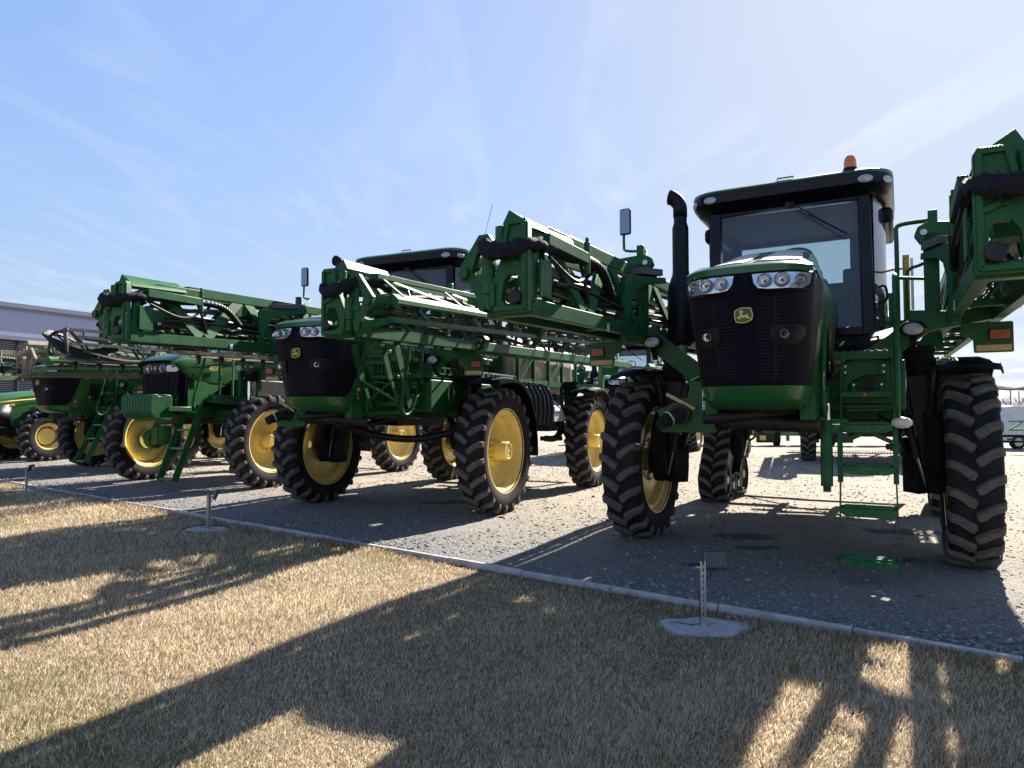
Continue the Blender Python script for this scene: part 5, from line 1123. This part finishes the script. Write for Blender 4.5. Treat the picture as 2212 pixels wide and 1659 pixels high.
    b=MB();b.prism([(-.22,.30),(.22,.30),(.26,.62),(-.26,.62)],lambda a,c,t:(-1.45+a,t,c+.25),4.1,4.25);b.build('rear_mud_guard',mat('pale_guard',(.35,.35,.36),.5),root)
    rear_frame(root,m)
    return root
def tractor(loc,rz,label):
    root=empty('farm_tractor',(loc[0]+.25,loc[1]+.1,0),rz,label,'tractor')
    b=MB();b.box(-.35,.35,-1.3,3.6,.85,1.35);b.box(-1.0,1.0,-.12,.12,.75,1.0);b.build('chassis',blackm,root,bevel=.03)
    h=MB()
    def ring(y,w,zt,zb): return [(w*1.0,y,zb),(w*1.04,y,zb+.45*(zt-zb)),(w*1.0,y,zt-.16),(w*.82,y,zt-.04),(w*.4,y,zt),(-w*.4,y,zt),(-w*.82,y,zt-.04),(-w,y,zt-.16),(-w*1.04,y,zb+.45*(zt-zb)),(-w,y,zb)]
    h.loft([ring(-1.75,.30,1.95,1.25),ring(-1.68,.38,2.08,1.15),ring(-1.2,.43,2.22,1.1),(ring(-.2,.46,2.36,1.2)),ring(1.2,.48,2.50,1.3),ring(2.2,.5,2.60,1.35)],caps=True)
    ho=h.build('hood',hoodg,root,ang=30)
    s=MB();s.loft([[(.505,y,z-.028),(.508,y,z+.028)] for y,z in((-1.6,1.88),(-.8,2.0),(.4,2.14),(2.2,2.30))]);s.loft([[(-.505,y,z-.028),(-.508,y,z+.028)] for y,z in((-1.6,1.88),(-.8,2.0),(.4,2.14),(2.2,2.30))]);s.build('hood_stripe',yellow2,ho,solid=.004)
    s=MB()
    for sx in(1,-1): s.loft([[(sx*.512,y,z0),(sx*.514,y,z1)] for y,z0,z1 in((-1.5,1.2,1.8),(-.85,1.15,1.9),(-.75,1.15,1.7))]);s.loft([[(sx*.515,y,z0),(sx*.515,y,z1)] for y,z0,z1 in((-.45,1.15,1.6),(.1,1.2,1.85),(2.1,1.3,2.05))])
    s.build('side_vent',black,ho,solid=.006)
    t=MB();text_mb(t,'8R',.14,lambda x,y,z:(.522+z,-.75+x,1.88+y+.1*x),.002);text_mb(t,'340',.12,lambda x,y,z:(.522+z,.15+x,1.98+y+.1*x),.002);t.build('number',yellow2,ho,smooth=False,merge=False)
    c=MB();c.box(-.85,.85,2.2,3.9,1.35,1.9);c.build('cab_base',green2,root,bevel=.05)
    for sx in(1,-1):
        for ya,yb in((2.25,2.35),(3.85,3.75)): c=MB();c.beam((sx*.8,ya,1.9),(sx*.75,yb,3.05),.08,.08);c.build('cab_pillar',black,root)
    c=MB();c.loft([[(-.78,2.25,z),(-.0,2.15,z),(.78,2.25,z),(.82,3.0,z),(.78,3.85,z),(0,3.9,z),(-.78,3.85,z),(-.82,3.0,z)] for z in(1.95,3.02)],closed=True);c.build('cab_glass',glass,root)
    c=MB();c.box(-.95,.95,2.05,4.0,3.05,3.25);c.build('roof',hoodg,root,bevel=.07)
    for sx in(1,-1):
        wheel(root,sx*1.05,0,.83,'flat',.86,.54,.44,18)
        wheel(root,sx*1.1,3.1,1.02,'flat',1.05,.62,.6,20)
        g=MB(sx);g.loft([[(x,3.1-1.16*math.cos(a),1.02+1.16*math.sin(a)) for x in(.8,1.4)] for a in np.linspace(.6,2.8,10)]);g.build('fender',black,root,solid=.02)
        for k in range(4):
            pass
        q=MB(sx)
        for k in range(4):
            a=.5+k*1.57;y,z=-.34*math.cos(a),.34*math.sin(a)
            q.box(1.04,1.10,y-.06,y+.06,.83+z-.04,.83+z+.04)
        q.build('red_stud',mat('rusty_red',(.30,.04,.02),.6),root,bevel=.01)
    w_=MB();w_.box(-.45,.45,-2.2,-1.7,.8,1.25);w_.build('front_weight',green2,root,bevel=.04)
    return root
# ---------------------------------------------------------------- place the machines
G1='self-propelled sprayers in the front row';G2='sprayers standing in the row behind'
sprayer('crop_sprayer',(3.227,8.241),-28.9,'green sprayer nearest the camera on the right, orange beacon on its roof and ladder lowered',G1,tracks=True,beacon=True)
r2=sprayer('crop_sprayer',(-1.855,11.959),-24.8,'green sprayer in the middle with folded up ladder and whip antenna on its cab roof',G1,ladder='up',bz=(.14,.06),yo_=(-.2,0))
old_sprayer((-7.0,16.0),-25.9,'older green sprayer with black truss booms, rib weights on its nose and number 4830')
r4=sprayer('crop_sprayer',(-11.24,20.76),-27,'green sprayer at the left with muddy brown boom tip and slanting ladder',G1,ladder='slant',m=green2,mtl=dgreen,mcast=mat('muddy_casting',(.20,.17,.13),.75,var=.3,vs=6,dirt=(DUST,.8,5)),lit=lgreen,sleeve_m=mat('muddy_sleeve',(.30,.25,.20),.9,var=.3,vs=9),bz=(.1,.1))
tractor((-16.95,24.2),-26,'green tractor with yellow hood stripe and red spotted yellow hub at the left edge')
t=MB();text_mb(t,'RAPOTEK',.17,lambda x,y,z:(.582+z,-.42+x,2.62+y),.002);t.build('side_lettering',white,r2,smooth=False,merge=False)
def second(loc,rz,label):
    return sprayer('crop_sprayer',loc,rz,label,G2,ladder='up')
second((4.35,26.9),-24,'green sprayer in the back row seen through the gap left of the nearest sprayer')
second((11.67,23.3),-22,'green sprayer in the back row seen under the nearest sprayer, one tyre beside the ladder')
# ---------------------------------------------------------------- showroom building
def building():
    root=empty('showroom_building',(-32.5,44,0),-28.5,'long grey showroom building with dark louvred windows at the left edge','building')
    # local: x towards the yard side normal, y along the facade (receding), z up
    Lf=62;H=8.7
    pan=mat('cladding_panel',(.27,.31,.46),.5,metal=.1,var=.05,vs=.4);trim=mat('fascia_trim',(.15,.17,.24),.5,metal=.2);dark=mat('window_frame_dark',(.03,.035,.05),.4);bl=mat('blind_slats',(.20,.23,.32),.5,metal=.2)
    b=MB();b.box(-14,-.35,-14,Lf,-.1,H-2.35);b.build('wall',mat('dark_facade',(.012,.015,.03),.4),root)
    b=MB();y=-14
    while y<Lf: b.box(-14 if y<-13 or y>Lf-5 else -.6,0,y+.015,min(Lf,y+4.6)-.015,H-2.1,H-.45);y+=4.6
    b.box(-14,-.02,-13.95,Lf-.05,H-2.05,H-.5);b.build('parapet',pan,root)
    b=MB();b.box(-14.05,.15,-14.05,Lf+.05,H-.45,H-.28);b.box(-14.1,.25,-14.1,Lf+.1,H-.28,H);b.box(-14.0,.12,-14.0,Lf,H-2.35,H-2.1);b.build('roof_edge',trim,root)
    b=MB();y=-14
    while y<Lf+.1: b.box(-.35,-.12,y,y+.12,-.1,H-2.36);y+=1.55
    for z in(.4,2.3,4.15): b.box(-.35,-.10,-14,Lf,z,z+.14)
    b.build('window_frame',dark,root)
    b=MB()
    z=.6
    while z<H-2.4: b.add([(-.33,-14,z),(-.33,Lf,z),(-.28,Lf,z+.045),(-.28,-14,z+.045)],[(0,1,2,3)]);z+=.13
    b.build('louvre_blinds',bl,root,merge=False,smooth=False)
    t=MB();text_mb(t,'AГPO',1.0,lambda x,y,z:(.03+z,7.9+x,H-1.45+y),.03,'LEFT');t.build('roof_lettering',dark,root,smooth=False,merge=False)
building()
# ---------------------------------------------------------------- van
def van():
    root=empty('parked_van',(24.3,32.6,0),-3,'white van with open sliding door parked at the right edge','van')
    pr=[(-2.3,.35),(-2.3,1.0),(-2.2,1.55),(-2.0,1.92),(-1.6,1.98),(1.0,1.95),(1.35,1.80),(1.95,1.15),(2.55,.95),(2.65,.6),(2.6,.32)]
    def shell(b,y0,y1,s=1): b.prism(pr,lambda a,c,t:(a,t,c),y0,y1)
    b=MB()
    rows=[]
    for y,k in((-.95,.93),(-.90,1),(.90,1),(.95,.93)):
        rows.append([(a*k if abs(a)>2 else a,y*(1-.12*max(0,(c-1.1))),c if c<1.8 else c*(.985 if k<1 else 1)) for a,c in pr])
    b.loft(rows,closed=True,caps=True);bo=b.build('body',silver,root,ang=30)
    g=MB();g.prism([(-1.75,1.12),(-1.72,1.72),(-1.62,1.78),(-.72,1.78),(-.70,1.12)],lambda a,c,t:(a,-.935+.10*(c-1.1)+t,c),-.02,.0);g.build('side_window',mat('pale_window',(.55,.56,.58),.15,coat=.4),root,smooth=False)
    g=MB();g.prism([(-.62,.42),(-.62,1.10),(-.62,1.80),(.0,1.80),(.0,.42)],lambda a,c,t:(a,t,c),-.965,-.955);g.prism([(-2.0,.42),(-2.0,.5),(-.62,.5),(-.62,.42)],lambda a,c,t:(a,t,c),-.965,-.955) ;g.build('door_opening',mat('van_interior',(.05,.045,.05),.8),root,smooth=False)
    g=MB();g.prism([(.12,1.12),(.12,1.74),(.75,1.76),(1.05,1.66),(1.6,1.15),(1.58,1.12)],lambda a,c,t:(a,-.935+.10*(c-1.1)+t,c),-.02,.0);g.build('front_window',mat('dark_window',(.10,.17,.22),.08,coat=.6),root,smooth=False)
    g=MB();g.box(-2.3,2.5,-.965,-.94,.55,.66);g.box(-2.25,1.2,-.97,-.93,.30,.40);g.build('side_moulding',black,root,bevel=.01)
    for x in(-1.5,1.75):
        for y in(-.85,.85):
            w=MB();w.lathe((0,0,0),'y',[(.0,-.1),(.2,-.11),(.22,-.1),(.31,-.1),(.33,-.07),(.33,.07),(.31,.1),(0,.1)],24);w.v=[(p[0]+x,p[1]+y,p[2]+.33) for p in w.v];wl=w.build('wheel',rubber,root)
            w=MB();w.lathe((0,0,0),'y',[(.0,-.115),(.19,-.115),(.2,-.105)],16);w.v=[(p[0]+x,p[1]+y,p[2]+.33) for p in w.v];w.build('hub_cap',steel,wl)
van()
# folded implement boom in front of the van
def truss(b,p0,p1,h,n,w=.07,up=(0,0,1)):
    p0=Vector(p0);p1=Vector(p1);u=Vector(up)
    b.beam(p0,p1,w,w);b.beam(p0+u*h,p1+u*h,w,w)
    for k in range(n):
        a=p0.lerp(p1,k/n);c=p0.lerp(p1,(k+1)/n);b.beam(a+(u*h if k%2 else u*0),c+(u*0 if k%2 else u*h),w*.7,w*.7)
b=MB();truss(b,(20.0,28.4,.95),(30,27.2,.98),.35,18,.08)
for x in(21.0,24.0,27.5): b.beam((x,28.2-(x-20)*.12,0),(x,28.2-(x-20)*.12,1.0),.10,.10)
tag(b.build('implement_frame',lgreen),'low green lattice frame standing in front of the white van','farm implement')
# seed drill seen under the nose of the nearest sprayer
def drill():
    root=empty('seed_drill',(9.8,35.5,0),-6,'green seed drill with yellow boxes and a lattice bar, seen low under the nearest sprayer','farm implement')
    b=MB();truss(b,(-7,0,.62),(8.5,0,.62),.42,14,.11);b.box(-7,8.5,.5,.7,.5,.65)
    for x in(-5,-2,1.2,4,6.5): b.beam((x,.3,0.25),(x,.3,1.1),.14,.14)
    b.build('frame',lgreen,root)
    for x in np.arange(-6.5,8,1.6): b=MB();b.box(x,x+1.3,.8,1.5,.6,1.45);b.build('seed_hopper',green2,root,bevel=.05)
    for x in(-5.2,-3.9,-2.2,-1.0,.3,2.4,4.6,6.2): b=MB();b.box(x,x+.75,-.25,.1,.18,.68);b.build('row_unit',blackm,root,bevel=.03)
    for x in(-3.8,-.9,2.5,4.7): b=MB();b.box(x,x+.3,-.29,-.255,.30,.53);b.build('yellow_reflector',yellow2,root)
    for x in(-5.6,-3.0,.0,3.4,6.0):
        b=MB();b.lathe((x,.1,.42),'x',[(0,-.1),(.3,-.12),(.42,-.1),(.42,.1),(.3,.12),(0,.1)],22);b.build('gauge_wheel',rubber,root)
drill()
# spring tooth harrow lying on the gravel
b=MB();y=0
b.beam((10.5,27.0,.12),(16.5,26.0,.12),.04,.04)
for k in range(60):
    x=10.6+k*.1;yy=27.0-(x-10.5)/6;b.tube([(x,yy,.12),(x+.03,yy-.04,.22),(x+.06,yy-.1,.16),(x+.08,yy-.15,.0)],.008,4,sm=2)
tag(b.build('spring_harrow',blackm),'row of thin curved spring tines lying on the gravel behind the ladder','harrow')
# ---------------------------------------------------------------- orchard with net canopy at the right
def orchard():
    wood=mat('weathered_post',(.22,.20,.18),.8,var=.2);net=mat('rolled_net',(.16,.14,.08),.9,var=.3,vs=5,bump=.5)
    random.seed(3);k=0
    for r in range(3):
        for c in range(9):
            x=38+c*5.2-r*1.4;y=66+r*9+c*1.2
            b=MB();b.cyl((x,y,-.1),(x,y,4.0+.25*r),.07,8,.055);lab=['in the front row','in the middle row','in the back row'][r]
            tag(b.build('orchard_post',wood),'grey wooden orchard post %s under the rolled net at the right'%lab,'post','orchard posts carrying the rolled net')
    for r in range(3):
        pts=[];rad=[]
        for c in range(33):
            x=35.4+c*1.3-r*1.4;y=65.4+r*9+c*.3;u=(c/4+.5)%1
            pts.append((x,y,4.05+.25*r+.55*math.sin(c*.05)-.28*math.sin(math.pi*((c/4.)%1))))
        b=MB();b.tube(pts,.13,7,sm=2)
        tag(b.build('rolled_net',net),'brown rolled orchard net sagging between posts, %s line'%['front','middle','rear'][r],'net','rolled nets over the orchard')
    b=MB()
    for z in(.6,1.2,1.8,2.4):
        b.tube([(28,60,z),(90,74,z)],.012,4)
    for c in range(14): x=28+c*4.4;b.beam((x,60+c*1.0,0),(x,60+c*1.0,2.5),.08,.08)
    tag(b.build('wire_fence',mat('fence_steel',(.2,.22,.25),.5,metal=.5)),'thin wire fence along the edge of the orchard at the right','fence')
    # bare fruit tree tangle: thin twigs
    n=9000;X=30+62*rng.random(n);Y=62+.22*(X-30)+26*rng.random(n);Z=3.1*rng.random(n)**.8
    a=rng.random(n)*6.28;e=rng.random(n)*1.3-.2;Ln=.35+.6*rng.random(n);w_=.02+.02*rng.random(n)
    D=np.stack([np.cos(a)*np.cos(e),np.sin(a)*np.cos(e),np.abs(np.sin(e))+.3],-1)*Ln[:,None];P0=np.stack([X,Y,Z],-1)
    off=np.stack([w_,0*w_,w_*.5],-1);V=np.stack([P0-off,P0+off,P0+D],1).reshape(-1,3);F=np.arange(3*n).reshape(n,3)
    me=bpy.data.meshes.new('fruit_tree_twigs');me.from_pydata(V.tolist(),[],F.tolist());me.materials.append(mat('bare_twigs',(.17,.15,.14),.9,var=.5,vs=.6));o=bpy.data.objects.new('fruit_tree_twigs',me);COL.objects.link(o);tag(o,'grey brown tangle of bare fruit trees behind the fence at the right','orchard',kind='stuff')
orchard()
# far hedge along the horizon
n=26000;X=-60+240*rng.random(n);Y=130+30*rng.random(n)+6*np.sin(X*.05);Z=(2.2+1.4*np.sin(X*.11)+np.sin(X*.31))*rng.random(n)**.6
a=rng.random((n,3,3))-.5;V=(np.stack([X,Y,np.maximum(Z,.1)],-1)[:,None]+a*1.5).reshape(-1,3)
me=bpy.data.meshes.new('far_hedge');me.from_pydata(V.tolist(),[],np.arange(3*n).reshape(n,3).tolist());me.materials.append(mat('hedge_leaves',(.10,.10,.07),.9,var=.5,vs=.3));o=bpy.data.objects.new('far_hedge',me);COL.objects.link(o);tag(o,'far bare hedge line on the horizon','hedge',kind='stuff')
